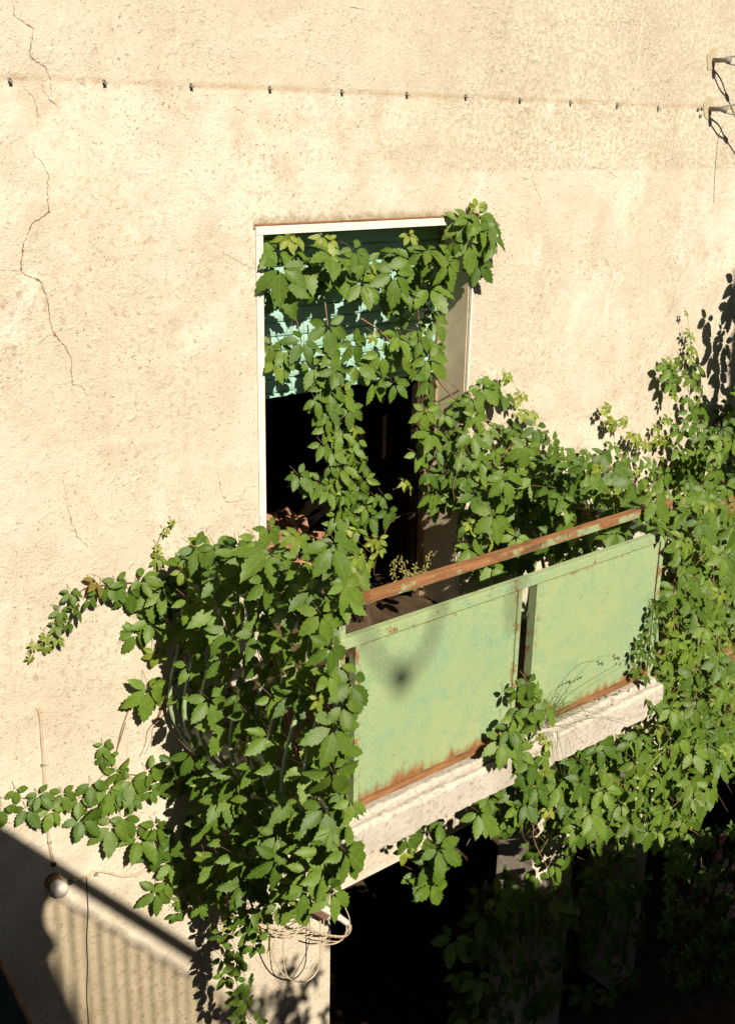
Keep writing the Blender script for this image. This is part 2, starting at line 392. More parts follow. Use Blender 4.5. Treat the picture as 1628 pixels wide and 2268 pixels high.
# inner frame strip at the right hand side of the opening
m = MB(); m.box((DX1-0.028, TH-0.045, DZ0), (DX1-0.002, TH-0.005, DZ1-0.35)); m.build('door_frame', mat_plain('worn_wood', (0.30, 0.20, 0.11), 0.8, 0.2, 0.4, 14), house)
m = MB(); m.box((DX1-0.062, TH+0.0, DZ0), (DX1-0.034, TH+0.05, 4.75)); m.build('door_frame', mat_plain('dark_wood', (0.05, 0.035, 0.02), 0.8, 0.2, 0.4, 14), house)
# roller shutter of pale aqua slats
def mat_shutter():
    n = NT('aqua_slats'); v = n.coord(); a = n.noise(n.coord((1, 1, 30)), 3, 5, 0.6); b = n.noise(v, 20, 4)
    c = n.mix(a, (0.255, 0.455, 0.37), (0.37, 0.56, 0.465)); c = n.mix(n.ramp(b, [(0.55, 0.0), (0.75, 0.5)]), c, (0.30, 0.43, 0.33))
    return n.out(c, 0.5, 0.35)
sh = empty('roller_shutter', (DX0, 0.29, 4.745), 'half lowered pale aqua roller shutter inside the doorway', 'shutter')
m = MB(); SHY = 0.27; zb = 4.745; pitch = 0.078; sx1 = DX1-0.02
prof = []
k = 0
z = zb
while z < DZ1+0.02:
    for t, dy in ((0.0, 0.004), (0.06, -0.003), (0.3, -0.007), (0.6, -0.007), (0.88, -0.003), (0.94, 0.002), (0.955, 0.012), (0.985, 0.012)):
        prof.append((z+t*pitch, SHY+dy))
    z += pitch
nx = 14; vs = []; fs = []
for i in range(nx+1):
    x = DX0+0.006+(sx1-DX0-0.006)*i/nx; sag = 0.012*math.sin(i*0.9)*0.4
    for (zz, yy) in prof: vs.append((x, yy+sag*0.5, zz+sag*0.3))
L = len(prof)
for i in range(nx):
    for j in range(L-1): fs.append((i*L+j, (i+1)*L+j, (i+1)*L+j+1, i*L+j+1))
m.add(vs, fs, False); m.build('slats', mat_shutter(), sh)
m = MB(); m.box((DX0+0.004, SHY-0.012, zb-0.022), (sx1, SHY+0.014, zb-0.001)); m.build('bottom_bar', mat_shutter(), sh, 0.003)
m = MB(); m.box((sx1, SHY-0.03, DZ0+0.9), (DX1-0.001, SHY+0.02, DZ1-0.01)); m.build('guide_rail', mat_plain('rail_metal', (0.30, 0.22, 0.14), 0.6, 0.4, 0.3, 20), sh)
# cracks in the plaster, as thin dark slivers standing 1.5 mm proud
def crack(pts, w, jit=2.2, name='crack'):
    m = MB(); P = []
    for (x0, y0), (x1, y1) in zip(pts[:-1], pts[1:]):
        n_ = max(2, int(math.hypot(x1-x0, y1-y0)/5))
        for k in range(n_):
            t = k/n_; P.append((x0+(x1-x0)*t+random.gauss(0, jit*0.55), y0+(y1-y0)*t+random.gauss(0, jit*0.3)))
    P.append(pts[-1]); W = [at(*p) for p in P]; vs = []; N = len(W)
    for i, p in enumerate(W):
        d = W[min(i+1, N-1)]-W[max(i-1, 0)]; d /= np.linalg.norm(d)+1e-9
        s_ = np.array([d[2], 0, -d[0]]); ww = 0.7*w*(0.25+0.95*random.random())*min(1, 0.25+4*min(i, N-1-i)/N)
        if random.random() < 0.13: ww *= 2.0
        if random.random() < 0.16: ww *= 0.18
        for q in (-1, 1): vs.append(p+s_*ww*q+np.array([0, -0.0015, 0]))
    m.add(vs, [(2*i, 2*i+1, 2*i+3, 2*i+2) for i in range(N-1)])
    m.build(name, CRACK, house)
crack([(28,0),(33,35),(75,63),(73,82),(66,122),(78,135),(102,148),(112,178),(116,215)], 0.0034)
crack([(56,195),(78,220),(86,262),(84,295)], 0.0022)
crack([(70,330),(78,345),(93,357),(108,388),(106,432),(109,470),(95,480),(72,495),(52,545),(46,598),(58,610),(90,622),(97,640),(107,668),(112,715),(122,742),(140,760),(157,788),(160,815),(160,850),(184,858),(194,877),(198,905)], 0.0038)
crack([(148,1110),(160,1160),(172,1187),(195,1213)], 0.0022)
crack([(140,1060),(150,1105)], 0.0015)
crack([(193,1270),(215,1275),(240,1288)], 0.0016)
crack([(481,1038),(487,1075),(497,1110),(515,1113),(560,1100)], 0.0016)
crack([(495,560),(530,580),(572,600)], 0.0012)
crack([(1290,365),(1340,375),(1370,395)], 0.0013)
crack([(1330,560),(1350,590),(1400,575)], 0.0012)
crack([(760,12),(800,20),(830,28)], 0.0013)
crack([(0,600),(25,598),(46,602)], 0.0012)
crack([(94,170),(96,200),(110,220),(135,240)], 0.0013)
crack([(1140,390),(1180,400),(1195,440),(1185,480)], 0.0011)
# balcony slab: projecting, with a thin worn coping on top
def rough_slab(m, x0, x1, y0, y1, z0, z1, n=90):
    """long block whose front edges are a little chipped"""
    vs = []
    for i in range(n+1):
        x = x0+(x1-x0)*i/n; a = random.gauss(0, 0.006)*(2.2 if random.random() < 0.15 else 1); b = random.gauss(0, 0.006)
        vs += [(x, y1, z0), (x, y0+abs(b)*0.6, z0+abs(a)), (x, y0+abs(b)*0.5, z1-0.012-abs(a)), (x, y0+0.012+abs(a), z1), (x, y1, z1)]
    fs = []
    for i in range(n):
        for k in range(4): fs.append((i*5+k, i*5+k+1, (i+1)*5+k+1, (i+1)*5+k))
    fs += [(0,4,3,2,1), tuple(n*5+k for k in range(5))]
    m.add(vs, fs)
m = MB(); rough_slab(m, XL-0.03, XR+0.06, -BD-0.075, 0.0, 2.955, 3.128)
m.build('balcony_slab', CONC, house)
m = MB(); rough_slab(m, XL+0.01, XR+0.02, -BD-0.045, 0.0, 3.131, 3.17)
m.build('balcony_coping', CONC, house)
m = MB(); m.box((XL+0.05, -BD+0.05, 3.172), (XR-0.05, TH+0.02, 3.206)); m.build('balcony_floor', SOIL, house)

# ------------------------------------------------------------------ balcony railing
rl = empty('balcony_railing', (XL, -BD, 3.2), 'green painted balcony railing with sheet metal panels and rusty top rail', 'railing')
ZT = 4.225
def bar(name, p, q, w, h, mat, up=(0, 0, 1), parent=rl, bev=0.003):
    m = MB(); m.quadbox(p, q, up, w, h); return m.build(name, mat, parent, bev)
bar('top_rail', (XL-0.02, -BD, ZT), (XR+0.02, -BD, ZT), 0.046, 0.042, RUST)
MIDT = mat_green_paint('green_paint_rail', 0.16)
bar('mid_rail', (XL-0.01, -BD, 4.045), (XR, -BD, 4.045), 0.045, 0.05, MIDT)
bar('mid_rail', (XL, 0.0, 4.045), (XL, -BD+0.023, 4.045), 0.04, 0.045, MIDT)
bar('mid_rail', (XR, 0.0, 4.045), (XR, -BD+0.023, 4.045), 0.04, 0.045, MIDT)
def panel(x0, x1):
    z0, z1 = 3.225, 4.018
    f = 0.028
    m = MB(); n_ = 16; vs = []
    for i in range(n_+1):
        for j in range(n_+1):
            u, v_ = i/n_, j/n_
            by = 0.007*math.sin(math.pi*u)*math.sin(math.pi*v_)+0.003*math.sin(5*u+3*v_)*math.sin(math.pi*u)*math.sin(math.pi*v_)
            vs.append((x0+f+(x1-x0-2*f)*u, -BD-0.006-by, z0+0.002+(z1-z0-0.004)*v_))
    m.add(vs, [(i*(n_+1)+j, (i+1)*(n_+1)+j, (i+1)*(n_+1)+j+1, i*(n_+1)+j+1) for i in range(n_) for j in range(n_)], True)
    # local coordinates start at the railing's own foot
    mt = mat_green_paint('green_panel_paint', 0.0, (z0-3.2, z1-3.2, x0+f-XL, x1-f-XL))
    m.build('panel', mt, rl)
    m = MB(); m.box((x0, -BD-0.016, z0-0.02), (x0+f, -BD+(0.03 if x0 < 3.5 else 0.036), z1)); m.build('panel_frame', GREENF, rl, 0.002)
    m = MB(); m.box((x1-f, -BD-0.016, z0-0.02), (x1, -BD+0.03, z1)); m.build('panel_frame', GREENF, rl, 0.002)
    m = MB(); m.box((x0+f, -BD-0.020, z0-0.030), (x1-f, -BD+0.028, z0-0.001)); m.build('bottom_rail', RUSTY, rl, 0.002)
panel(2.845, 3.903); panel(4.008, 5.045)
# side railings: pot bellied bars
def belly(xw, y, sgn):
    pts = []
    for t in np.linspace(0, 1, 24):
        pts.append((xw+sgn*(0.012*(t > 0.9)+0.15*math.sin(math.pi*t**1.9)), y, 4.02-t*1.03))
    m = MB(); m.tube(pts, 0.0115, 7); m.build('baluster', GREENB, rl)
for i in range(9):
    y = -0.10-i*0.142
    belly(XL, y, -1); belly(XR, y, 1)
for x in (XL, XR): bar('bottom_rail', (x, 0.0, 3.195), (x, -BD+0.03, 3.195), 0.03, 0.02, GREENB)
for x, zp in ((XL+0.005, ZT-0.026), (XR-0.02, 4.019)):
    m = MB(); m.box((x-0.018, -BD-0.014, 3.17), (x+0.018, -BD+0.022, zp)); m.build('post', GREENF, rl, 0.002)
m = MB(); m.box((XL-0.03, -0.035, 4.01), (XL+0.03, 0.0, 4.075)); m.build('wall_bracket', GREENB, rl, 0.003)

# ------------------------------------------------------------------ Virginia creeper
def make_leaflet(L, W, curl, fold, seed):
    r = random.Random(seed); N = 12; vs = []; uv = []
    us = [i/N for i in range(N+1)]
    for i, u in enumerate(us):
        w = W*0.5*(math.sin(math.pi*min(1, u**0.86)))**0.80 if 0 < u < 1 else 0.0
        if u < 0.14: w *= u/0.14*0.9+0.1
        if u > 0.70: w *= 1-0.42*((u-0.70)/0.30)**0.9
        tooth = 0.0; fwd = 0.0
        if u > 0.25 and u < 0.99:
            tooth = 0.13 if i % 2 == 0 else -0.07; fwd = 0.030 if i % 2 == 0 else -0.010
        for side in (-1, 0, 1):
            if side == 0: x, y = 0.0, u*L
            else: x, y = side*w*(1+tooth*(0.7+0.6*r.random())), (u+fwd)*L
            z = fold*abs(x)-curl*L*u*u+0.05*L*math.sin(u*6+seed)*(abs(x)/(W+1e-6))
            vs.append((x, y, z)); uv.append((u, side*1.0))
    fs = []
    for i in range(N):
        a = i*3; b = a+3
        fs += [(a, a+1, b+1, b), (a+1, a+2, b+2, b+1)]
    return np.array(vs), np.array(uv), fs
def make_leaf(seed, full=True):
    r = random.Random(seed); V = []; U = []; Fc = []; off = 0
    spec = [(0, 1.08), (52, .97), (-52, .97), (112, .70), (-112, .70)] if full else [(0, 1.0), (55, .8), (-55, .8)]
    for ang, sc in spec:
        v, u, f = make_leaflet(sc*(0.9+0.2*r.random()), sc*0.47*(0.9+0.2*r.random()), r.uniform(0.04, 0.28), r.uniform(0.08, 0.55), r.randint(0, 999))
        a = math.radians(ang+r.uniform(-9, 9)); p = r.uniform(-0.25, 0.08)*(0.4+abs(ang)/90); ro = r.uniform(-0.14, 0.14)+(0.10 if ang > 0 else -0.16 if ang < 0 else 0)
        v = v+np.array([0, 0.11 if ang else 0.15, 0])
        x, y, z = v[:,0]*math.cos(ro)+v[:,2]*math.sin(ro), v[:,1], -v[:,0]*math.sin(ro)+v[:,2]*math.cos(ro)
        y, z = y*math.cos(p)-z*math.sin(p), y*math.sin(p)+z*math.cos(p)
        x, y = x*math.cos(a)+y*math.sin(a), -x*math.sin(a)+y*math.cos(a)
        V.append(np.stack([x, y, z], 1)); U.append(u); Fc += [tuple(i+off for i in q) for q in f]; off += len(v)
    return np.concatenate(V), np.concatenate(U), Fc
LEAVES = [make_leaf(s) for s in range(10)]+[make_leaf(s+50, False) for s in range(2)]

def unit(a): return a/(np.linalg.norm(a)+1e-9)
LS = 1.20
class Vine:
    def __init__(s): s.items = []; s.stems = []; s.pet = MB()
    def leaf(s, pos, size, nrm=None, tip=None, young=0.0, petiole=True, var=None, tiltj=0.27, tint=None):
        pos = np.array(pos, float); size = size*LS
        base = unit(0.72*SUN+0.45*np.array([0, -1.0, 0])) if nrm is None else unit(np.array(nrm, float))
        n = unit(base+rng.normal(0, tiltj, 3))
        t0 = np.array([rng.normal(0, 0.38), 0, -1.0]) if tip is None else np.array(tip, float)+rng.normal(0, 0.22, 3)
        t = t0-n*(t0@n)
        if np.linalg.norm(t) < 0.1: t = np.array([1.0, 0, 0])-n*n[0]
        t = unit(t); r = np.cross(t, n)
        v = (rng.integers(0, 10) if rng.random() < 0.86 or young > 0.4 else rng.integers(10, 12)) if var is None else var
        s.items.append((pos, r, t, n, size, rng.random()**1.1 if tint is None else tint, young*(0.6+0.5*rng.random()) if young else max(0, rng.normal(0, 0.06)), rng.random(), v))
        if petiole:
            e = pos-n*size*rng.uniform(0.25, 0.6)-t*size*rng.uniform(0.1, 0.5)+np.array([0, 0.02, 0.02])
            s.pet.tube([pos, (pos+e)/2+n*0.006, e], [0.0012, 0.0014, 0.0016], 3, caps=False)
    def stem(s, pts, r0, r1, young=False, n=4):
        P = smooth_path(pts, n)
        m = MB(); m.tube(P, list(np.linspace(r0, r1, len(P))), 5); s.stems.append((m, young))
    def build(s, label, name='virginia_creeper', cat='creeper', group='creeper vines on the wall and balcony', leafmat=None):
        if not s.items: return
        c = np.mean([i[0] for i in s.items], 0); zmin = min(i[0][2] for i in s.items)
        root = empty(name, (c[0], c[1], zmin), label, cat, group); o = np.array(root.location)
        V = []; F = []; C_ = []; UV = []; off = 0
        for (p, r, t, n, size, tint, yg, rd, v) in s.items:
            lv, lu, lf = LEAVES[v]
            V.append(p-o+size*(lv[:,0:1]*r+lv[:,1:2]*t+lv[:,2:3]*n))
            C_.append(np.tile([tint, min(1, max(0, yg)), rd, 1.0], (len(lv), 1))); UV.append(lu)
            F.append(np.array(lf)+off); off += len(lv)
        nl = sum(len(f) for f in F)
        if s.pet.v:
            pv = np.array(s.pet.v)-o; V.append(pv); F.append(np.array(s.pet.f)+off); C_.append(np.zeros((len(pv), 4))); UV.append(np.zeros((len(pv), 2)))
        V = np.concatenate(V); F = np.concatenate(F); C_ = np.concatenate(C_); UV = np.concatenate(UV)
        me = bpy.data.meshes.new('foliage')
        me.vertices.add(len(V)); me.vertices.foreach_set('co', V.ravel())
        me.loops.add(len(F)*4); me.loops.foreach_set('vertex_index', F.ravel())
        me.polygons.add(len(F)); me.polygons.foreach_set('loop_start', np.arange(0, len(F)*4, 4)); 
        me.update(calc_edges=True)
        me.polygons.foreach_set('use_smooth', np.ones(len(F), bool))
        uvl = me.uv_layers.new(name='UVMap'); uvl.data.foreach_set('uv', UV[F.ravel()].ravel())
        ca = me.attributes.new('tint', 'FLOAT_COLOR', 'POINT'); ca.data.foreach_set('color', C_.ravel())
        me.materials.append(leafmat or LEAF); me.materials.append(STEM)
        mi = np.zeros(len(F), np.int32); mi[nl:] = 1; me.polygons.foreach_set('material_index', mi); me.validate()
        fo = bpy.data.objects.new('foliage', me); link(fo, root)
        for (m, y) in s.stems: m.build('young_shoot' if y else 'stem', YSTEM if y else STEM, root)
        return root

def surf(x, y, mode, off):
    """the real surface that a leaf seen at (x, y) hangs on, standing off it by `off` metres"""
    if mode == 'wall': return at(x, y, -off)
    if mode == 'rightend': return atX(x, y, XR-off)
    if mode == 'front': return at(x, y, -BD-off)
    if mode == 'box':
        p = atX(x, y, XL-off)
        if -BD-off <= p[1] <= -0.02: return p
        q = at(x, y, -BD-off)
        if p[1] < -BD-off and q[0] >= XL-off: return q
        return at(x, y, -off)
    return at(x, y, mode-off)
def inside(x, y, poly):
    c = False; j = len(poly)-1
    for i in range(len(poly)):
        xi, yi = poly[i]; xj, yj = poly[j]
        if (yi > y) != (yj > y) and x < (xj-xi)*(y-yi)/(yj-yi+1e-9)+xi: c = not c
        j = i
    return c
def fill(v, poly, mode, size, space, offs=(0.03, 0.10), n_try=None, young=0.0, keep=1.0, nrm=None, bare=(), tj=0.27):
    xs_ = [p[0] for p in poly]; ys_ = [p[1] for p in poly]; got = []
    A = (max(xs_)-min(xs_))*(max(ys_)-min(ys_))
    for _ in range(int(A/(space*space)*9)):
        x = random.uniform(min(xs_), max(xs_)); y = random.uniform(min(ys_), max(ys_))
        if not inside(x, y, poly): continue
        if any((x-a)**2+(y-b)**2 < space*space for a, b in got): continue
        got.append((x, y))
        if any(inside(x, y, b) for b in bare) and random.random() < 0.60: continue
        if random.random() > keep: continue
        p = surf(x, y, mode, random.uniform(*offs)); s_ = random.uniform(*size)
        yg = young if random.random() < 0.85 else 0.0
        if random.random() < 0.07: yg = 0.7; s_ *= 0.55
        v.leaf(p, s_, nrm=nrm, young=yg, tiltj=tj)
    return got
def strand(v, pts, mode, s0, s1, step, off=0.03, r0=0.003, r1=0.0012, young_tip=True, spread=14, tipn=2, stem_young=False, drop=None):
    """a runner: a stem through the given points with leaves alternating along it"""
    d = [0.0]
    for a, b in zip(pts[:-1], pts[1:]): d.append(d[-1]+math.hypot(b[0]-a[0], b[1]-a[1]))
    tot = d[-1]
    v.stem([surf(x, y, mode, off*0.6) for x, y in pts], r0, r1, stem_young)
    k = 0; t = 0.0
    while t <= tot:
        i = max(j for j in range(len(d)) if d[j] <= t+1e-6); i = min(i, len(pts)-2)
        q = (t-d[i])/(d[i+1]-d[i]+1e-9); x = pts[i][0]+(pts[i+1][0]-pts[i][0])*q; y = pts[i][1]+(pts[i+1][1]-pts[i][1])*q
        fr = t/tot; s_ = (s0+(s1-s0)*fr)*random.uniform(0.85, 1.15)
        sd = 1 if k % 2 else -1
        dx, dy = pts[i+1][0]-pts[i][0], pts[i+1][1]-pts[i][1]; ln = math.hypot(dx, dy)
        px, py = x-dy/ln*sd*spread*random.uniform(0.3, 1), y+dx/ln*sd*spread*random.uniform(0.3, 1)
        yg = 0.0 if not young_tip else max(0, (fr-0.72)/0.28)*0.75
        v.leaf(surf(px, py, mode, off+random.uniform(0.0, 0.04)), s_, young=yg)
        t += step*(s_/s0)**0.6*random.uniform(0.8, 1.2); k += 1

def twigs(v, poly, mode, n, offs=(0.0, 0.12)):
    xs_ = [p[0] for p in poly]; ys_ = [p[1] for p in poly]; k = 0
    while k < n:
        x = random.uniform(min(xs_), max(xs_)); y = random.uniform(min(ys_), max(ys_))
        if not inside(x, y, poly): continue
        a = random.choice((-1, 1))*random.uniform(0.1, 0.9); pts = []; o = random.uniform(*offs)
        for j in range(4):
            pts.append(surf(x, y, mode, o)); x += 32*math.sin(a)+random.uniform(-8, 8); y += 32*math.cos(a); a += random.uniform(-0.5, 0.5)
        v.stem(pts, random.uniform(0.0018, 0.0035), 0.0012, random.random() < 0.2, 3); k += 1
# --- the big mass over the left end of the balcony
V1 = Vine()
polyA = [(405,1250),(430,1215),(470,1195),(520,1200),(570,1175),(610,1155),(650,1170),(700,1195),(750,1195),(800,1225),(805,1265),(765,1320),(748,1395),(735,1420),(780,1470),(790,1530),(765,1600),(745,1690),(790,1740),(790,1830),(780,1890),(735,1930),(700,1990),(640,2010),(560,1990),(500,1960),(465,1925),(440,1880),(432,1820),(440,1760),(405,1700),(380,1640),(360,1590),(325,1540),(335,1470),(300,1400),(330,1330),(370,1270)]
BARE = [[(345,1535),(400,1520),(450,1560),(545,1570),(555,1680),(500,1700),(440,1690),(370,1640)], [(330,1560),(385,1600),(400,1690),(300,1700)], [(560,1620),(640,1600),(655,1660),(590,1680)], [(700,1560),(735,1560),(735,1640),(700,1640)]]
fill(V1, polyA, 'box', (0.08, 0.128), 50, (0.11, 0.24), bare=BARE, tj=0.2)
fill(V1, polyA, 'box', (0.065, 0.105), 40, (-0.03, 0.07), keep=0.8, bare=BARE)
polyTop = [(420,1235),(460,1205),(520,1200),(600,1165),(650,1175),(760,1200),(800,1235),(790,1300),(700,1290),(600,1260),(450,1260)]
fill(V1, polyTop, 'box', (0.075, 0.125), 48, (-0.30, -0.04))
for q in ([(560,2010),(520,1900),(470,1760),(430,1600),(415,1450),(480,1330)], [(620,2000),(600,1850),(650,1700),(620,1500),(560,1350)], [(720,1960),(740,1800),(715,1650),(730,1500),(700,1350)], [(345,1610),(390,1480),(440,1400),(520,1300)], [(760,1890),(700,1760),(745,1640)]):
    V1.stem([surf(x, y, 'box', 0.015) for x, y in q], 0.007, 0.003)
fill(V1, [(405,1240),(440,1215),(520,1205),(620,1235),(740,1300),(760,1330),(745,1400),(600,1330),(420,1270)], 'box', (0.08, 0.12), 34, (0.02, 0.10))
fill(V1, [(450,1710),(480,1690),(560,1720),(700,1800),(790,1820),(780,1890),(735,1930),(640,1990),(540,1960),(480,1900),(445,1830)], 'box', (0.08, 0.125), 50, (0.10, 0.22), tj=0.2)
twigs(V1, polyA, 'box', 34)
V1.build('big thick creeper mass draped over the left end of the green balcony railing')
# --- lower fringe of that mass, hanging below the slab
V1b = Vine()
fill(V1b, [(480,1900),(560,1960),(640,1990),(720,1960),(770,1900),(800,1930),(780,1965),(735,1975),(690,1985),(650,2010),(590,2000),(545,2040),(500,2050),(470,2000),(430,1950)], 'box', (0.07, 0.115), 34, (0.0, 0.12))
strand(V1b, [(550,2010),(520,2060),(500,2100),(520,2160),(540,2230),(565,2290)], 'box', 0.085, 0.08, 24, 0.03, young_tip=False, spread=26)
strand(V1b, [(560,2020),(575,2065),(572,2110)], 'box', 0.08, 0.07, 26, 0.02, young_tip=False, spread=20)
strand(V1b, [(470,1960),(440,1985),(405,2010),(380,2000)], 'box', 0.08, 0.06, 22, 0.03, young_tip=False, spread=18)
V1b.build('ragged creeper fringe hanging below the balcony slab down to the cable coil')
# --- runners on the wall to the left
V2 = Vine()
strand(V2, [(400,1310),(345,1300),(290,1290),(235,1295),(185,1305),(160,1335),(140,1370),(125,1405),(95,1425),(62,1442)], 'wall', 0.105, 0.024, 31, 0.03, spread=20)
V2.stem([surf(x, y, 'wall', 0.03) for x, y in ((95,1425),(70,1432),(60,1450))], 0.001, 0.0006, True)
V2.build('long thin creeper runner reaching left across the wall, uppermost of the left runners')
V3 = Vine()
strand(V3, [(420,1700),(370,1705),(330,1722),(285,1715),(240,1735),(190,1755),(140,1770),(90,1776),(40,1765),(-20,1770)], 'wall', 0.105, 0.075, 34, 0.03, spread=20, young_tip=False)
strand(V3, [(330,1740),(290,1760),(250,1765)], 'wall', 0.06, 0.05, 22, 0.03, spread=16, young_tip=False)
V3.stem([surf(x, y, 'wall', 0.012) for x, y in ((300,1540),(272,1610),(255,1680),(230,1740),(160,1775))], 0.0028, 0.002)
V3.stem([surf(x, y, 'wall', 0.012) for x, y in ((280,1600),(248,1690),(200,1750))], 0.002, 0.0015)
for (x, y, s_) in ((232,1650,0.055),(245,1670,0.06),(228,1680,0.045)): V3.leaf(surf(x, y, 'wall', 0.04), s_)
V3.build('creeper runner crossing the lamp cable and running out at the left edge')
V4 = Vine()
strand(V4, [(430,1880),(370,1865),(320,1835),(275,1830),(235,1810),(190,1795),(160,1780)], 'wall', 0.13, 0.085, 40, 0.04, spread=24, young_tip=False)
strand(V4, [(420,1920),(375,1920),(345,1955),(390,1990)], 'wall', 0.10, 0.09, 34, 0.04, spread=20, young_tip=False)
V4.build('broad leaved creeper runner sloping up from the cable, lowest of the left runners')
V5 = Vine()
V5.stem([surf(x, y, 'wall', 0.03) for x, y in ((346,1300),(345,1250),(348,1210),(362,1180),(384,1152))], 0.0022, 0.001, True)
for (x, y, s_, yg) in ((352,1225,0.03,0.5),(350,1210,0.025,0.9),(366,1175,0.025,0.9),(383,1155,0.025,1.0),(352,1235,0.045,0.4),(345,1285,0.07,0.1),(338,1300,0.07,0),(358,1300,0.075,0)):
    V5.leaf(surf(x, y, 'wall', 0.035), s_, young=yg)
V5.build('single upright young creeper shoot on bare wall left of the doorway')
# --- curtain in the doorway
V6 = Vine()
RC = 0.02
fill(V6, [(606,560),(625,545),(700,560),(760,545),(820,555),(890,560),(950,545),(985,570),(960,640),(925,640),(880,650),(820,655),(790,630),(740,635),(700,620),(660,625),(625,630),(606,620)], RC, (0.095, 0.135), 34, (-0.05, 0.12))
fill(V6, [(606,575),(700,575),(800,560),(940,560),(940,620),(800,610),(610,600)], RC+0.08, (0.09, 0.12), 52, (-0.06, 0.03))
for (x, y) in ((628,520),(640,530),(655,525),(715,522),(728,532),(905,520)): V6.leaf(at(x, y, RC-0.03), 0.06, young=0.8)
fill(V6, [(660,690),(700,690),(740,720),(800,740),(870,730),(900,750),(960,700),(975,760),(960,850),(930,825),(880,850),(830,850),(800,850),(740,830),(700,835),(680,790),(665,740)], RC, (0.085, 0.12), 41, (-0.03, 0.12))
for (x, y) in ((602,765),(625,772),(605,800),(630,790)): V6.leaf(at(x, y, RC-0.02), 0.085)
fill(V6, [(870,590),(960,600),(970,700),(955,860),(905,840),(880,740),(890,650)], RC+0.1, (0.07, 0.115), 36, (-0.06, 0.12))
for q in ([(720,670),(728,730),(745,800),(775,830),(800,845)], [(800,705),(850,740),(880,780),(905,810)], [(930,600),(925,680),(935,760),(940,830),(938,900)], [(945,800),(1000,850),(1060,900),(1110,930)], [(640,660),(660,720),(668,760)], [(950,610),(940,700),(925,760)]):
    V6.stem([at(x, y, RC+0.03) for x, y in q], 0.0045, 0.003)
V6.stem([at(x, y, 0.05) for x, y in ((955,720),(975,716),(1000,714),(1020,705),(1036,690))], 0.002, 0.001)
for k in range(7):
    x = 590+k*46; V6.stem([at(x+8*math.sin(k), 560, 0.2), at(x+12*math.sin(k*2), 700, 0.2), at(x+20*math.sin(k*3), 830, 0.2)], 0.0013, 0.0013)
V6.build('leafy creeper curtain hanging across the top of the doorway over the aqua shutter')
V7 = Vine()
strand(V7, [(700,860),(735,890),(765,920),(740,960),(745,1000),(785,1040),(800,1085),(790,1130),(770,1175),(800,1205),(835,1235)], RC, 0.09, 0.065, 15, 0.02, spread=40)
strand(V7, [(730,1080),(700,1070),(650,1058),(680,1075)], RC, 0.085, 0.075, 26, 0.02, spread=14, young_tip=False)
fill(V7, [(720,1060),(790,1050),(860,1095),(875,1130),(830,1145),(760,1140),(720,1110)], RC, (0.065, 0.09), 28, (-0.03, 0.06))
fill(V7, [(720,960),(780,930),(800,960),(800,1030),(745,1040)], RC, (0.06, 0.085), 28, (-0.03, 0.06))
for (x, y) in ((730,1065),(735,1085),(895,1065),(905,1075),(825,1200),(840,1215),(770,1170)): V7.leaf(at(x, y, RC-0.02), 0.045, young=0.85)
V7.stem([at(x, y, RC) for x, y in ((870,1085),(890,1070),(905,1068))], 0.0014, 0.001)
V7.stem([at(x, y, 0.1) for x, y in ((930,1135),(900,1138),(870,1152),(855,1175),(845,1200),(835,1232),(828,1270),(842,1272))], 0.0022, 0.0012)
for q in ([(728,850),(745,900),(760,940)], [(752,830),(775,890),(770,960),(772,1000)]): V7.stem([at(x, y, RC+0.02) for x, y in q], 0.004, 0.003)
V7.build('creeper strand dangling freely into the dark doorway below the shutter')
V8 = Vine()
strand(V8, [(955,575),(990,560),(1020,535),(1040,500),(1052,475)], -0.03, 0.115, 0.11, 30, 0.05, spread=26, young_tip=False)
strand(V8, [(1040,490),(1065,485),(1085,510),(1095,530)], -0.05, 0.10, 0.11, 26, 0.06, spread=12, young_tip=False)
for (x, y) in ((1050,560),(1058,585),(1000,565),(1085,520),(1060,478)): V8.leaf(at(x, y, -0.09), 0.105, tip=(0.35, 0, -1))
V8.leaf(at(1056, 462, -0.08), 0.05, young=0.6, tip=(0, 0, 1))
V8.build('small creeper tuft curling round the top right corner of the white door trim')
# --- right of the doorway, climbing the wall behind the rail
V9 = Vine()
polyR = [(930,880),(985,890),(1040,870),(1080,930),(1140,945),(1190,945),(1250,980),(1300,1000),(1340,975),(1400,1005),(1470,1000),(1490,1040),(1500,1110),(1440,1130),(1380,1165),(1300,1190),(1240,1215),(1130,1250),(1030,1255),(1010,1200),(1020,1130),(960,1120),(945,1040),(915,1010),(945,960)]
fill(V9, polyR, 'wall', (0.068, 0.105), 33, (0.12, 0.30), tj=0.2)
fill(V9, polyR, 'wall', (0.06, 0.095), 27, (0.01, 0.09), keep=0.85)
fill(V9, [(1050,1080),(1230,1020),(1440,1050),(1480,1110),(1300,1180),(1100,1250),(1030,1240)], 'wall', (0.09, 0.13), 36, (0.3, 0.6))
fill(V9, [(1110,985),(1200,990),(1300,1020),(1400,1050),(1470,1085),(1440,1110),(1400,1125),(1300,1170),(1230,1200),(1130,1150)], 'rightend', (0.085, 0.125), 30, (0.0, 0.22))
fill(V9, [(1180,1040),(1480,1120),(1440,1190),(1350,1190),(1250,1230),(1150,1240)], 'rightend', (0.085, 0.125), 36, (-0.05, 0.3))
for (x, y) in ((1085,850),(1100,858),(1068,856),(1115,870)): V9.leaf(at(x, y, -0.10), 0.10)
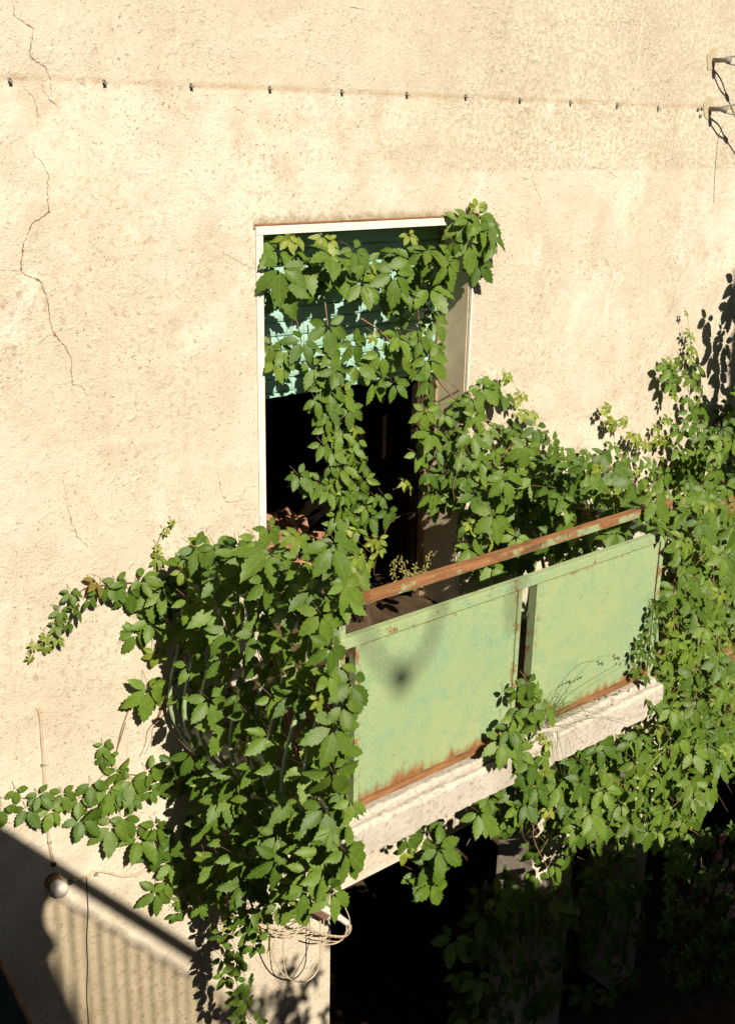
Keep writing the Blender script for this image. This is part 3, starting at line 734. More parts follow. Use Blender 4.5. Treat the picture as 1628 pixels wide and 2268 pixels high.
for q, yg in ([(1188,965),(1165,920),(1150,880),(1132,835)], 1), ([(1360,990),(1358,940),(1345,905)], 1), ([(1410,1005),(1405,970),(1385,930)], 1), ([(1490,985),(1460,975),(1430,985)], 1):
    V9.stem([at(x, y, -0.09) for x, y in q], 0.002, 0.0008, True)
    for i, (x, y) in enumerate(q[1:]):
        for _ in range(3): V9.leaf(at(x+random.uniform(-12, 12), y+random.uniform(-8, 8), -0.10), 0.04 if i else 0.055, young=0.75)
for q in ([(1040,880),(1080,930),(1120,960),(1180,1000)], [(960,830),(1010,890),(1060,960),(1050,1060),(1060,1200)], [(1120,1180),(1200,1130),(1280,1090),(1380,1060)], [(1300,1180),(1330,1090),(1310,1010)], [(1430,1130),(1400,1060),(1390,1000)]):
    V9.stem([at(x, y, -0.02) for x, y in q], 0.006, 0.003)
twigs(V9, polyR, 'wall', 26, (0.05, 0.3))
V9.build('dense creeper spread over the sunlit wall between doorway and right end of the balcony')
# --- tall column at the right edge
V10 = Vine()
fill(V10, [(1480,800),(1520,785),(1555,800),(1570,840),(1560,900),(1585,960),(1560,1030),(1500,1030),(1490,960),(1500,900),(1480,860)], 'wall', (0.072, 0.10), 25, (0.06, 0.22))
V10.stem([at(x, y, -0.06) for x, y in ((1560,1000),(1545,900),(1530,790),(1527,740),(1520,690))], 0.004, 0.0012, True)
for (x, y, s_) in ((1520,692,0.03),(1524,735,0.04),(1531,742,0.04),(1526,765,0.045),(1534,775,0.05),(1530,790,0.05),(1482,795,0.045),(1490,805,0.04),(1478,850,0.05),(1470,930,0.04),(1455,945,0.05),(1480,925,0.05)): V10.leaf(at(x, y, -0.07), s_, young=0.5)
fill(V10, [(1700,560),(1790,540),(1790,960),(1690,960),(1685,800)], 'wall', (0.10, 0.14), 26, (0.30, 0.6))
fill(V10, [(1585,900),(1640,860),(1640,1000),(1575,1000)], 'wall', (0.08, 0.11), 26, (0.05, 0.3))
fill(V10, [(1500,1030),(1560,1010),(1640,900),(1640,1720),(1600,1700),(1560,1500),(1500,1200)], 'wall', (0.08, 0.115), 26, (0.08, 0.6))
fill(V10, [(1500,1030),(1560,960),(1640,900),(1640,1720),(1600,1700),(1560,1500),(1500,1200)], 'wall', (0.08, 0.115), 24, (0.02, 0.12))
V10.build('tall creeper column climbing the wall at the right edge, with a thin tip above')
V11 = Vine()
RE = -0.75
polyE = [(1525,1120),(1560,1080),(1640,1120),(1640,1640),(1600,1680),(1560,1700),(1460,1560),(1440,1500),(1465,1450),(1475,1380),(1490,1300),(1500,1210)]
fill(V11, polyE, -1.0, (0.07, 0.11), 34, (0.0, 0.38), tj=0.2)
fill(V11, polyE, -0.6, (0.07, 0.11), 30, (-0.3, 0.2), keep=0.9)
for (x, y) in ((1450,1345),(1458,1330),(1445,1375),(1440,1400),(1425,1420),(1410,1440),(1435,1455),(1410,1480),(1425,1495),(1445,1430),(1430,1545),(1440,1560)): V11.leaf(at(x, y, -BD-0.06), 0.055, tint=0.1)
for q in ([(1475,1660),(1500,1500),(1490,1350),(1500,1200)], [(1560,1680),(1540,1500),(1580,1300),(1560,1120)], [(1600,1600),(1590,1400)]):
    V11.stem([at(x, y, -0.8) for x, y in q], 0.006, 0.003)
fill(V11, polyE, -0.3, (0.075, 0.11), 27, (-0.2, 0.3))
fill(V11, polyE, 'wall', (0.08, 0.12), 24, (0.02, 0.2))
fill(V11, polyE, -1.1, (0.075, 0.11), 44, (0.0, 0.3), tj=0.2)
twigs(V11, polyE, -0.9, 24, (-0.1, 0.4))
V11.build('heavy creeper bush wrapped round the right end of the balcony railing')
V12 = Vine()
polyU = [(1050,1770),(1110,1740),(1170,1710),(1230,1690),(1330,1645),(1430,1600),(1480,1580),(1590,1610),(1600,1690),(1570,1760),(1530,1840),(1440,1850),(1390,1820),(1330,1840),(1260,1830),(1210,1800),(1160,1790),(1100,1810),(1060,1800)]
fill(V12, polyU, -BD+0.15, (0.085, 0.12), 42, (0.08, 0.26), tj=0.2)
fill(V12, polyU, -BD+0.3, (0.07, 0.11), 34, (-0.2, 0.12), keep=0.85)
for q in ([(1230,1700),(1250,1780),(1190,1900)], [(1400,1640),(1390,1760),(1420,1840)], [(1200,1770),(1180,1850),(1215,1930),(1210,1960)], [(1530,1620),(1510,1740),(1480,1830)]): V12.stem([at(x, y, -BD+0.2) for x, y in q], 0.004, 0.002)
V12.stem([at(x, y, -BD+0.1) for x, y in ((1578,1742),(1592,1765),(1612,1800))], 0.0022, 0.001)
fill(V12, polyU, -BD+0.2, (0.075, 0.11), 33, (0.0, 0.2))
fill(V12, [(1080,1770),(1230,1700),(1480,1590),(1590,1620),(1560,1760),(1500,1850),(1380,1850),(1240,1840),(1100,1810)], -0.5, (0.085, 0.12), 30, (-0.2, 0.3))
twigs(V12, polyU, -BD+0.1, 18, (-0.1, 0.25))
V12.build('wide creeper skirt hanging under the right half of the balcony slab')
V13 = Vine()
fill(V13, [(880,1860),(930,1830),(975,1840),(985,1880),(960,1940),(945,1980),(925,1960),(915,1910),(870,1895)], -BD+0.1, (0.085, 0.12), 30, (-0.05, 0.1))
strand(V13, [(1085,1800),(1070,1830),(1110,1840),(1100,1810)], -BD+0.1, 0.075, 0.07, 24, 0.02, young_tip=False)
V13.build('small creeper cluster dangling under the left part of the slab above the carport')
V14 = Vine()
fill(V14, [(1060,1960),(1120,1940),(1180,1960),(1190,2010),(1150,2060),(1100,2050),(1070,2010)], 'wall', (0.10, 0.15), 34, (0.05, 0.3))
fill(V14, [(1180,1870),(1220,1870),(1235,1950),(1215,1990),(1190,1960)], 'wall', (0.12, 0.15), 40, (0.2, 0.5))
fill(V14, [(1240,1830),(1380,1830),(1380,1900),(1300,1930),(1240,1880)], 'wall', (0.11, 0.15), 40, (0.1, 0.5))
fill(V14, [(1190,2000),(1270,1990),(1300,2040),(1250,2080),(1190,2060)], 'wall', (0.09, 0.13), 36, (0.05, 0.3))
fill(V14, [(990,2080),(1100,2030),(1130,2100),(1100,2180),(1080,2268),(1010,2268)], 'wall', (0.10, 0.15), 44, (0.05, 0.3))
fill(V14, [(1290,1900),(1400,1880),(1400,2120),(1340,2160),(1290,2060)], 'wall', (0.10, 0.15), 44, (0.05, 0.3))
fill(V14, [(1100,2140),(1210,2130),(1200,2200),(1180,2268),(1090,2268)], 'wall', (0.09, 0.13), 50, (0.03, 0.2))
for q in ([(1165,2268),(1170,2180),(1180,2090),(1200,2000)], [(1190,2240),(1185,2150),(1230,2040)], [(1385,2140),(1390,2000),(1380,1900)]): V14.stem([at(x, y, -0.02) for x, y in q], 0.006, 0.003)
fill(V14, [(1040,1990),(1260,1980),(1250,2268),(1020,2268)], 'wall', (0.10, 0.15), 46, (0.0, 0.3))
fill(V14, [(1270,1930),(1430,1880),(1420,2200),(1290,2200)], 'wall', (0.10, 0.15), 46, (0.0, 0.3))
V14.build('shaded creeper growing up the carport pillars beneath the balcony')
# --- weeds in the gap between the two panels
V15 = Vine()
fill(V15, [(1145,1510),(1175,1500),(1205,1560),(1215,1640),(1190,1690),(1150,1700),(1120,1660),(1100,1640),(1135,1600)], -BD-0.05, (0.065, 0.095), 24, (-0.02, 0.08))
V15.leaf(at(1112, 1640, -BD-0.12), 0.10, tint=0.8)
strand(V15, [(1170,1690),(1185,1730),(1160,1770),(1140,1800)], -BD-0.05, 0.09, 0.09, 24, 0.03, young_tip=False)
V15.build('creeper tuft pushing out through the gap between the two green panels')

# ------------------------------------------------------------------ grass tuft on the slab
GR = mat_plain('grass_blade', (0.12, 0.19, 0.05), 0.6, 0.3, 0.4, 20); GRD = mat_plain('grass_seed', (0.07, 0.08, 0.03), 0.8, 0.2, 0.4, 30)
g = empty('grass_tuft', at(1215, 1600, -BD-0.04), 'thin wild grass tuft with seed heads in front of the right panel', 'grass')
m = MB(); sd = MB()
def blade(p, r=0.0016, seed=False):
    P = smooth_path([at(x, y, Y) for x, y, Y in p], 6); m = MB(); m.tube(P, list(np.linspace(r, r*0.35, len(P))), 4); m.build('blade', GR, g)
    if seed:
        for k in range(4):
            c = P[-1-k]; sd = MB(); sd.lathe(c+rng.normal(0, 0.004, 3), (0.6, 0, 0.5), [(-0.010, 0.0005), (-0.003, 0.0045), (0.004, 0.004), (0.014, 0.0004)], 5); sd.build('seed_head', GRD, g)
Y0 = -BD-0.05
blade([(1205,1605,Y0),(1260,1520,Y0-.06),(1310,1465,Y0-.08),(1345,1452,Y0-.08),(1370,1460,Y0-.08)], 0.0018, True)
blade([(1210,1608,Y0),(1290,1530,Y0-.07),(1370,1480,Y0-.1),(1440,1440,Y0-.1)], 0.0018, True)
blade([(1215,1612,Y0),(1290,1560,Y0-.05),(1390,1530,Y0-.06)], 0.0016, True)
blade([(1222,1590,Y0),(1240,1530,Y0-.04),(1285,1500,Y0-.05)], 0.0016, True)
for k in range(26):
    bx, by = 1200+random.uniform(-5, 45), 1612-random.uniform(0, 25)
    a = random.uniform(-0.9, 1.5); l = random.uniform(50, 130)
    x1, y1 = bx+l*0.6*math.sin(a)+12, by-l*0.55*math.cos(a); x2, y2 = bx+l*1.15*math.sin(a)+25, y1+random.uniform(5, 70)
    blade([(bx, by, Y0), (x1, y1, Y0-.05), (x2, y2, Y0-.09)], 0.0015)
for k in range(8):
    bx = 1200+random.uniform(0, 60); blade([(bx, 1620, Y0), (bx+10, 1660, Y0-.06), (bx+random.uniform(5, 30), 1705+random.uniform(0, 40), Y0-.07)], 0.0013)
# dry weed behind the rail, foot of the doorway
w = empty('dry_weed', at(930, 1280, -0.5), 'small dry yellowish weed standing behind the top rail', 'weed')
m = MB(); lf = MB()
for k in range(9):
    x0, y0 = 905+random.uniform(-15, 20), 1310; x1, y1 = x0+random.uniform(-30, 40), 1240+random.uniform(-15, 40)
    P = smooth_path([at(x0, y0, -0.5), at((x0+x1)/2+random.uniform(-8, 8), (y0+y1)/2, -0.5), at(x1, y1, -0.5)], 4); m.tube(P, 0.002, 4)
    for q in P[2:]:
        for _ in range(3): lf.lathe(q+rng.normal(0, 0.012, 3), rng.normal(0, 1, 3), [(-0.012, 0.0008), (0.0, 0.006), (0.014, 0.0008)], 4)
m.build('stems', YSTEM, w); lf.build('foliage', mat_plain('dry_leaf', (0.22, 0.20, 0.06), 0.8, 0.2, 0.5, 40), w)

# ------------------------------------------------------------------ rubble inside the doorway
rb = empty('rubble_heap', at(640, 1200, 0.8), 'heap of broken brown bricks and earth inside the doorway', 'rubble')
m = MB()
def chunk(m, c, s):
    c = np.array(c, float); q = rng.normal(0, 1, (3, 3)); q, _ = np.linalg.qr(q)
    sx = s*rng.uniform(0.6, 1.2, 3); vs = []
    for a in (-1, 1):
        for b in (-1, 1):
            for d in (-1, 1): vs.append(c+q@(np.array([a, b, d])*sx*rng.uniform(0.75, 1.1, 3)))
    m.add(vs, [(0,1,3,2),(4,6,7,5),(0,4,5,1),(2,3,7,6),(0,2,6,4),(1,5,7,3)])
for (x, y, Y, s_) in ((600,1150,.75,.06),(640,1160,.7,.085),(610,1175,.65,.05),(665,1185,.7,.07),(690,1200,.7,.07),(650,1200,.55,.08),(700,1230,.6,.08),(620,1210,.45,.07),(670,1230,.5,.07),(730,1250,.5,.07),(600,1240,.3,.07),(770,1270,.45,.07),(650,1270,.3,.08),(790,1300,.4,.06)):
    for _ in range(3):
        k_ = MB(); chunk(k_, at(x+random.uniform(-14, 14), y+random.uniform(-8, 8), Y), s_*random.uniform(0.5, 0.9)); k_.build('brick', BRICK, rb)
vs = []; n_ = 18; m = MB()
c0 = at(680, 1270, 0.5)
for i in range(n_+1):
    for j in range(n_+1):
        u, v_ = i/n_*2-1, j/n_*2-1; h = max(0, 1-u*u-v_*v_)
        vs.append((c0[0]-0.1+u*0.6, 0.55+v_*0.5, 3.2+0.5*h**0.8*(0.8+0.3*rng.random())))
m.add(vs, [(i*(n_+1)+j, (i+1)*(n_+1)+j, (i+1)*(n_+1)+j+1, i*(n_+1)+j+1) for i in range(n_) for j in range(n_)])
m.build('earth_mound', SOIL, rb)

# ------------------------------------------------------------------ the row of clips along the seam
CL = [(22,177),(231,181),(423,189),(597,195),(756,202),(900,208),(1030,213),(1150,220),(1262,226),(1365,232),(1456,238)]
CLAB = ['grey wall clip nearest the left edge, left of the long crack', 'grey wall clip second from left, just right of the long crack', 'grey wall clip third from left in the row on the seam',
        'grey wall clip above the top left corner of the doorway', 'grey wall clip above the left half of the doorway, fifth from left', 'grey wall clip above the middle of the doorway, sixth in the row',
        'grey wall clip above the top right corner of the doorway', 'grey wall clip fourth from the right end of the row', 'grey wall clip third from the right end of the row',
        'grey wall clip second from the right end of the row', 'grey wall clip at the right end of the row, near the wire anchors']
c0 = at(*CL[0]); cn = MB()
def clip_mb(m, p):
    x, z = p[0], p[2]
    m.box((x-0.008, -0.005, z-0.006), (x+0.008, -0.001, z+0.011))
    m.box((x-0.008, -0.019, z-0.006), (x+0.008, -0.005, z-0.003))
    m.box((x-0.008, -0.021, z-0.011), (x+0.008, -0.018, z-0.002))
    m.lathe((x, -0.006, z+0.006), (0, -1, 0), [(0, 0.004), (0.005, 0.004), (0.006, 0.002)], 8)
cm = MB(); clip_mb(cm, c0)
proto = empty('wall_clip', c0, CLAB[0], 'clip', 'row of clips along the wall seam')
cpart = cm.build('bracket', STEEL, proto, 0.001)
for (x, y), lb in zip(CL[1:], CLAB[1:]):
    o = proto.copy(); COL.objects.link(o); o.location = [float(q) for q in at(x, y)]; o['label'] = lb
    p = cpart.copy(); COL.objects.link(p); p.parent = o
m = MB()
for (x, y), w_ in zip(((1544,242),(1553,240),(1549,256)), ('left', 'right', 'lowest')):
    m = MB(); p = at(x, y); m.lathe(p, (0, -1, 0), [(0, 0.012), (0.010, 0.012), (0.016, 0.006)], 8)
    tag(m.build('screw_plug', STEEL), w_+' of three small dark plugs in the wall beside the lower wire anchor', 'plug', 'plugs beside the lower anchor')

# ------------------------------------------------------------------ wire anchors at top right
def anchor(px, label, wlabel, end, sway):
    p = at(*px); a = empty('wire_anchor', p, label, 'anchor', 'wire anchors on the wall')
    m = MB(); vs = [(p[0], -0.008, p[2])]; N = 22
    for k in range(N):
        t = 2*math.pi*k/N; r = 1+0.12*random.uniform(-1, 1); vs.append((p[0]+0.055*r*math.cos(t), -0.004, p[2]+0.075*r*math.sin(t)))
    m.add(vs, [(0, 1+k, 1+(k+1) % N) for k in range(N)], True); m.build('mortar_patch', MORTAR, a)
    m = MB(); q = p+np.array([0.01, 0, -0.01])
    m.lathe(q, (0.08, -1, 0.0), [(0, 0.016), (0.09, 0.015), (0.10, 0.021), (0.13, 0.021), (0.135, 0.012)], 10)
    m.build('insulator_rod', STEEL, a)
    tip = q+np.array([0.01, -0.10, 0.0])
    m = MB(); e = np.array(end, float); dd = unit(e-tip)
    k1 = tip+dd*0.24; up = unit(np.cross(dd, np.array([0.3, 0.9, 0.1])))
    lp = [k1, tip+dd*0.13+up*0.035, tip+dd*0.02+up*0.02, tip-dd*0.015, tip+dd*0.02-up*0.02, tip+dd*0.13-up*0.03, k1]
    m.tube(smooth_path(lp, 5), 0.006, 6)
    m.build('wire_loop', STEEL, a)
    m = MB(); m.lathe(k1, dd, [(-0.03, 0.008), (-0.02, 0.018), (0.02, 0.018), (0.035, 0.008)], 8); m.build('clamp', STEEL, a)
    wire = MB(); n_ = 14; P = [k1+(e-k1)*(i/n_)+np.array([0, 0, -sway*math.sin(math.pi*i/n_)]) for i in range(n_+1)]
    wire.tube(P, 0.0055, 6)
    for t in (0.05, 0.085): wire.lathe(k1+(e-k1)*t+np.array([0, 0, -sway*math.sin(math.pi*t)]), dd, [(-0.02, 0.006), (-0.012, 0.016), (0.012, 0.016), (0.02, 0.006)], 8)
    tag(wire.build('overhead_wire', DARKW), wlabel, 'wire', 'overhead wires at the right edge')
anchor((1575, 130), 'upper wire anchor rod on a round mortar patch at the right edge', 'dark wire running right from the upper wall anchor', (11.0, -5.2, 6.2), 0.25)
anchor((1567, 238), 'lower wire anchor rod on a small mortar patch at the right edge', 'dark wire running right from the lower wall anchor', (11.5, -4.2, 6.2), 0.2)
m = MB(); m.tube(smooth_path([at(x, y, -0.003) for x, y in ((1606,270),(1592,300),(1586,340),(1582,395),(1580,450))], 5), 0.0013, 4)
tag(m.build('hanging_thread', DARKW), 'hair thin dark thread hanging down the wall below the wire anchors', 'thread')

# ------------------------------------------------------------------ wall lamp and its cables
lp = at(116, 1950); lamp = empty('wall_lamp', lp, 'round frosted white wall lamp on a rusty base at lower left', 'lamp')
m = MB(); m.lathe(lp, (0, -1, 0), [(0.0, 0.042), (0.03, 0.042), (0.045, 0.036)], 18); m.build('base', mat_rust('lamp_rust', 0.0), lamp)
def mat_frost():
    n = NT('frosted_glass'); n.out((0.62, 0.57, 0.48), 0.45, 0.4); return n.m
m = MB(); m.lathe(lp+np.array([0.0, -0.046, 0]), (0.05, -1, -0.05), [(0.0, 0.034), (0.02, 0.040), (0.05, 0.042), (0.066, 0.036), (0.076, 0.022), (0.079, 0.004)], 20); m.build('globe', mat_frost(), lamp)
m = MB()
for q in ((118, 1912), (155, 1952)):
    m = MB(); m.lathe(at(*q), (0, -1, 0), [(0, 0.014), (0.016, 0.014), (0.02, 0.01)], 8); m.build('cable_gland', DARKW, lamp)
def cable(name, pts, r, label, mat, cat='cable', off=0.008, nails=()):
    m = MB(); m.tube(smooth_path([at(x, y, -off) for x, y in pts], 8), r, 6)
    root = empty(name, at(*pts[-1]), label, cat); m.build('cord', mat, root)
    if nails:
        for q in nails:
            k = MB(); c = at(*q); k.lathe(c, (0, -1, 0), [(0, 0.007), (0.016, 0.007), (0.019, 0.003)], 8); k.box((c[0]-0.016, -0.016, c[2]-0.004), (c[0]+0.004, -0.001, c[2]+0.006)); k.build('clip_nail', STEEL, root)
    return root
r_ = cable('lamp_cable', [(84,1566),(91,1590),(94,1640),(98,1690),(101,1760),(107,1830),(110,1865),(116,1895),(120,1912)], 0.0075, 'pale lamp cable running up the wall to a strip of old tape', CABLE, nails=((97,1692),(111,1863)))
m = MB(); vs = []
for (x, y) in ((72,1562),(80,1566),(88,1562),(100,1560),(96,1568),(99,1580),(90,1576),(84,1580),(76,1584),(78,1572)): vs.append(at(x, y, -0.004))
m.add(vs, [tuple(range(len(vs)))]); m.build('old_tape', mat_plain('tape', (0.50, 0.41, 0.29), 0.5, 0.4, 0.1, 20), r_)
cable('looped_wall_cable', [(163,1952),(195,1940),(212,1930),(240,1933),(270,1940),(300,1938),(340,1915),(365,1888),(385,1862)], 0.0065, 'pale double cable looping along the wall from the lamp into the creeper', CABLE, off=0.012, nails=((214,1935),))
cable('drop_wire', [(193,1945),(194,1980),(196,2020),(193,2080),(195,2140),(193,2200),(197,2268),(198,2330)], 0.0030, 'thin black wire dropping straight down the wall below the lamp', DARKW, off=0.006)
cable('stray_twine', [(276,1936),(300,1910),(322,1888)], 0.0022, 'short thin twine beside the looping pale cable', CABLE, off=0.008)

# ------------------------------------------------------------------ cable coil and conduit below the balcony
coil = empty('cable_coil', at(620, 2080, -0.15), 'tangled coil of pale cables hanging under the left end of the balcony', 'cable coil')
m = MB()
for (cx_, cy_, a, b, ph) in ((655,2070,46,36,0.2),(640,2062,58,26,0.4)):
    P = [at(cx_+a*math.cos(t)*math.cos(ph)-b*math.sin(t)*math.sin(ph)*0.4, cy_-20+a*0.15*math.cos(t)+b*math.sin(t)*0.8, -0.18-0.05*math.sin(t+ph)) for t in np.linspace(0.2, 5.6, 26)]
    m = MB(); m.tube(P, 0.0034, 5); m.build('cable_loop', CABLE, coil)
for q in ([(560,2040),(600,2055),(650,2060),(690,2040)], [(575,2052),(630,2068),(680,2055)], [(560,2030),(620,2045),(690,2030)], [(580,2060),(640,2078),(660,2065)], [(630,2030),(628,2100),(636,2160),(670,2175),(690,2150),(716,2090),(716,2000)], [(755,1990),(775,2040),(760,2080),(735,2085),(705,2078)], [(545,2030),(600,2062),(660,2072),(700,2062)]):
    m = MB(); m.tube(smooth_path([at(x, y, -0.2) for x, y in q], 6), 0.0036, 5); m.build('cable_loop', CABLE, coil)
for (name, q) in (('hanging_loop', [(620,2075),(612,2110),(630,2150),(655,2170),(690,2172),(715,2140),(718,2080),(718,2030)]), ('hanging_loop', [(770,2035),(776,2060),(760,2085),(730,2092),(700,2085)])):
    k = MB(); k.tube(smooth_path([at(x-8, y, -0.2) for x, y in q], 7), 0.0048, 6); k.build(name, CABLE, coil)
cd = empty('conduit_pipe', at(700, 2000, -0.25), 'white conduit pipe with a brown junction box and twisted cable end', 'conduit')
m = MB(); m.tube(smooth_path([at(*p, -0.28) for p in ((690,1996),(720,2014),(750,2031),(770,2045))], 5), [0.022]*11+[0.019]*5, 10); m.build('pipe', WHITE, cd)
m = MB(); a_, b_ = at(690, 2006, -0.25), at(722, 2024, -0.25); m.quadbox(a_, b_, (0, 0, 1), 0.07, 0.06); m.build('junction_box', mat_plain('brown_box', (0.16, 0.09, 0.06), 0.6, 0.3, 0.2, 20), cd, 0.004)
m = MB()
for ph in (0, 2.1, 4.2):
    base = smooth_path([at(*p, -0.28) for p in ((768,2044),(776,2052),(774,2066),(764,2074),(740,2074),(710,2068),(680,2055),(655,2035))], 9)
    m.tube([q+0.006*np.array([math.cos(i*0.7+ph), math.sin(i*0.7+ph), math.cos(i*0.7+ph+1)]) for i, q in enumerate(base)], 0.0035, 5)
m.build('twisted_cable', CABLE, cd)

# ------------------------------------------------------------------ rose bush in the deep shade at lower right
rs = Vine()
for _ in range(230):
    x = random.uniform(1470, 1680); y = random.uniform(1830, 2180)
    rs.leaf(at(x, y, -0.2-random.uniform(0, 0.7)), random.uniform(0.05, 0.08), petiole=False)
for k in range(7): 
    x = 1500+k*26; rs.stem([at(x+20, 2300, -0.4), at(x+8, 2100, -0.5), at(x, 1900, -0.5)], 0.006, 0.003)
rr = rs.build('dark rose bush with small pink blooms at the lower right edge', 'rose_bush', 'rose bush', 'garden plants')
PINK = mat_plain('pink_petals', (0.55, 0.22, 0.22), 0.6, 0.3, 0.3, 60); PALE = mat_plain('pale_petals', (0.62, 0.45, 0.36), 0.6, 0.3, 0.25, 60)
for i, (x, y, r_) in enumerate((a_+8, b_, c_*0.68) for a_, b_, c_ in ((1590,1858,.045),(1582,1894,.05),(1598,1912,.04),(1614,1922,.04),(1585,1968,.05),(1605,1968,.05),(1612,2020,.07),(1560,1950,.03),(1620,1985,.035),(1555,1995,.03),(1530,1960,.03),(1575,1940,.025))):
    c = at(x, y, -0.95); k = MB()
    for s_ in range(7):
        for q in range(6):
            t = q*1.05+s_*0.5; rad = r_*(0.18+0.14*s_)
            p1 = c+rad*np.array([math.cos(t), -0.4*(1-s_/7), math.sin(t)]); u_ = np.array([math.cos(t), -0.7+0.15*s_, math.sin(t)]); w_ = np.array([-math.sin(t), 0, math.cos(t)])
            k.add([p1-w_*r_*.32, p1+w_*r_*.32, p1+w_*r_*.26+u_*r_*.45, p1+u_*r_*.6, p1-w_*r_*.26+u_*r_*.45], [(0,1,2,3,4)], True)
    k.build('bloom', PALE if i in (4, 5, 6, 2) else PINK, rr)

# ------------------------------------------------------------------ awning corner at lower left
aw = empty('porch_awning', at(-60, 2268, -0.3), 'corner of a dark porch awning with a rusty edge at the bottom left corner', 'awning')
A = at(-14, 2112, -0.30); B = at(110, 2362, -0.62)
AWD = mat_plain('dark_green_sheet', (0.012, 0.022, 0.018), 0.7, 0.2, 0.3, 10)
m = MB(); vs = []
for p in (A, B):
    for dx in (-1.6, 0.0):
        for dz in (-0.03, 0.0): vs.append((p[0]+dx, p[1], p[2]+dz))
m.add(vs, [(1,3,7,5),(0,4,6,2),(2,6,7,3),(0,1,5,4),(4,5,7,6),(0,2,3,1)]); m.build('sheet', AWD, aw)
m = MB(); m.quadbox(A+np.array([0.006, 0, -0.012]), B+np.array([0.006, 0, -0.012]), (0, 0, 1), 0.012, 0.042); m.build('edge_strip', RUSTY, aw)
m = MB(); m.quadbox((A[0]-0.1, 0.0, A[2]-0.25), (A[0]-0.1, A[1], A[2]-0.03), (0, 0, 1), 0.03, 0.03); m.build('bracket', STEEL, aw)

# ------------------------------------------------------------------ what stands behind the camera and throws the shadows
Q0 = at(200, 2050)+7.5*SUN; NR = unit(np.array([0, -0.2, 1.0]))
def roofpt(P, lift=0.0):
    t = ((Q0-P)@NR)/(SUN@NR); return P+SUN*t+NR*lift
def rp(x, y, lift=0.0): return roofpt(at(x, y), lift)
shed = empty('lean_to_roof', (1.0, -6.5, GZ), 'lean-to roof of corrugated sheet on the neighbouring house behind the viewer', 'roof')
DK = mat_plain('dark_roof', (0.10, 0.09, 0.08), 0.8, 0.2, 0.3, 5)
def slab_poly(px, th, name, mat):
    m = MB(); N = len(px); vs = [rp(x, y) for x, y in px]+[rp(x, y)+NR*th for x, y in px]
    m.add(vs, [tuple(range(N-1, -1, -1)), tuple(range(N, 2*N))]+[(i, (i+1) % N, N+(i+1) % N, N+i) for i in range(N)]); m.build(name, mat, shed)
slab_poly([(-260,1668),(470,2122),(470,2160),(-260,1704)], 0.012, 'edge_beam', DK)
slab_poly([(-260,1690),(0,1860),(60,1905),(128,1950),(118,1985),(105,2003),(99,2028),(104,2052),(122,2080),(128,2100),(112,2120),(96,2145),(86,2175),(100,2205),(128,2245),(180,2330),(-260,2330)], 0.01, 'solid_sheet', DK)
def mat_translucent():
    n = NT('fibreglass_sheet'); lw = n.new('ShaderNodeLayerWeight', Blend=0.5)
    tr = n.new('ShaderNodeBsdfTransparent'); tr.inputs[0].default_value = (1.0, 0.95, 0.82, 1)
    df = n.new('ShaderNodeBsdfDiffuse'); df.inputs[0].default_value = (0.5, 0.45, 0.3, 1)
    mx = n.new('ShaderNodeMixShader'); n.L(n.ramp(lw.outputs['Facing'], [(0.24, 0.0), (0.58, 0.72)]), mx.inputs[0])
    n.L(tr.outputs[0], mx.inputs[1]); n.L(df.outputs[0], mx.inputs[2]); n.L(mx.outputs[0], n.n['Material Output'].inputs[0])
    return n.m
xa, xb = float(at(60, 2100)[0]), float(at(520, 2150)[0]); pit = 0.150; nc = int((xb-xa)/pit*12); vs = []; nr = 6
e0, e1 = at(80, 1976), at(470, 2206)
for i in range(nc+1):
    X = xa+(xb-xa)*i/nc; z_hi = e0[2]+(e1[2]-e0[2])*(X-e0[0])/(e1[0]-e0[0])
    for j in range(nr+1):
        Z = z_hi-1.4*j/nr; vs.append(roofpt(np.array([X, 0.0, Z]), 0.05+0.034*math.sin(2*math.pi*X/pit)))
m = MB(); m.add(vs, [(i*(nr+1)+j, (i+1)*(nr+1)+j, (i+1)*(nr+1)+j+1, i*(nr+1)+j+1) for i in range(nc) for j in range(nr)], True)
m.build('corrugated_sheet', mat_translucent(), shed)
m = MB(); N = nc; vs = []
for i in range(N+1):
    X = xa+(xb-xa)*i/N; z_hi = e0[2]+(e1[2]-e0[2])*(X-e0[0])/(e1[0]-e0[0])+0.012*math.sin(2*math.pi*X/pit)
    for dz in (0.0, -0.03): vs.append(roofpt(np.array([X, 0.0, z_hi+dz]), 0.075))
m.add(vs, [(2*i, 2*i+1, 2*i+3, 2*i+2) for i in range(N)]); m.build('flashing', DK, shed)
m_ = None
nb = empty('neighbour_occluder', (0, -9, GZ), 'unseen neighbouring house blocks behind the viewer, sized to cut sky light', 'house')
m = MB(); m.box((-14, -16, GZ), (-0.6, -8.6, 11.0)); m.box((-0.598, -15, GZ), (8.998, -8.8, 5.9)); m.box((9.0, -15, GZ), (22, -9.5, 9.0)); m.build('wall', mat_plain('neighbour_plaster', (0.16, 0.12, 0.08), 0.9, 0.1, 0.2, 2), nb)  # unseen blocks, added and enlarged to keep sky light off the wall
m = MB(); q = rp(20, 2100); m.box((q[0]-0.04, -8.8, 5.0), (q[0]+0.04, q[1], 5.08)); m.box((q[0]-0.04, q[1]-0.04, 5.08), (q[0]+0.04, q[1]+0.04, q[2]-0.02)); m.build('roof_strut', DK, nb)
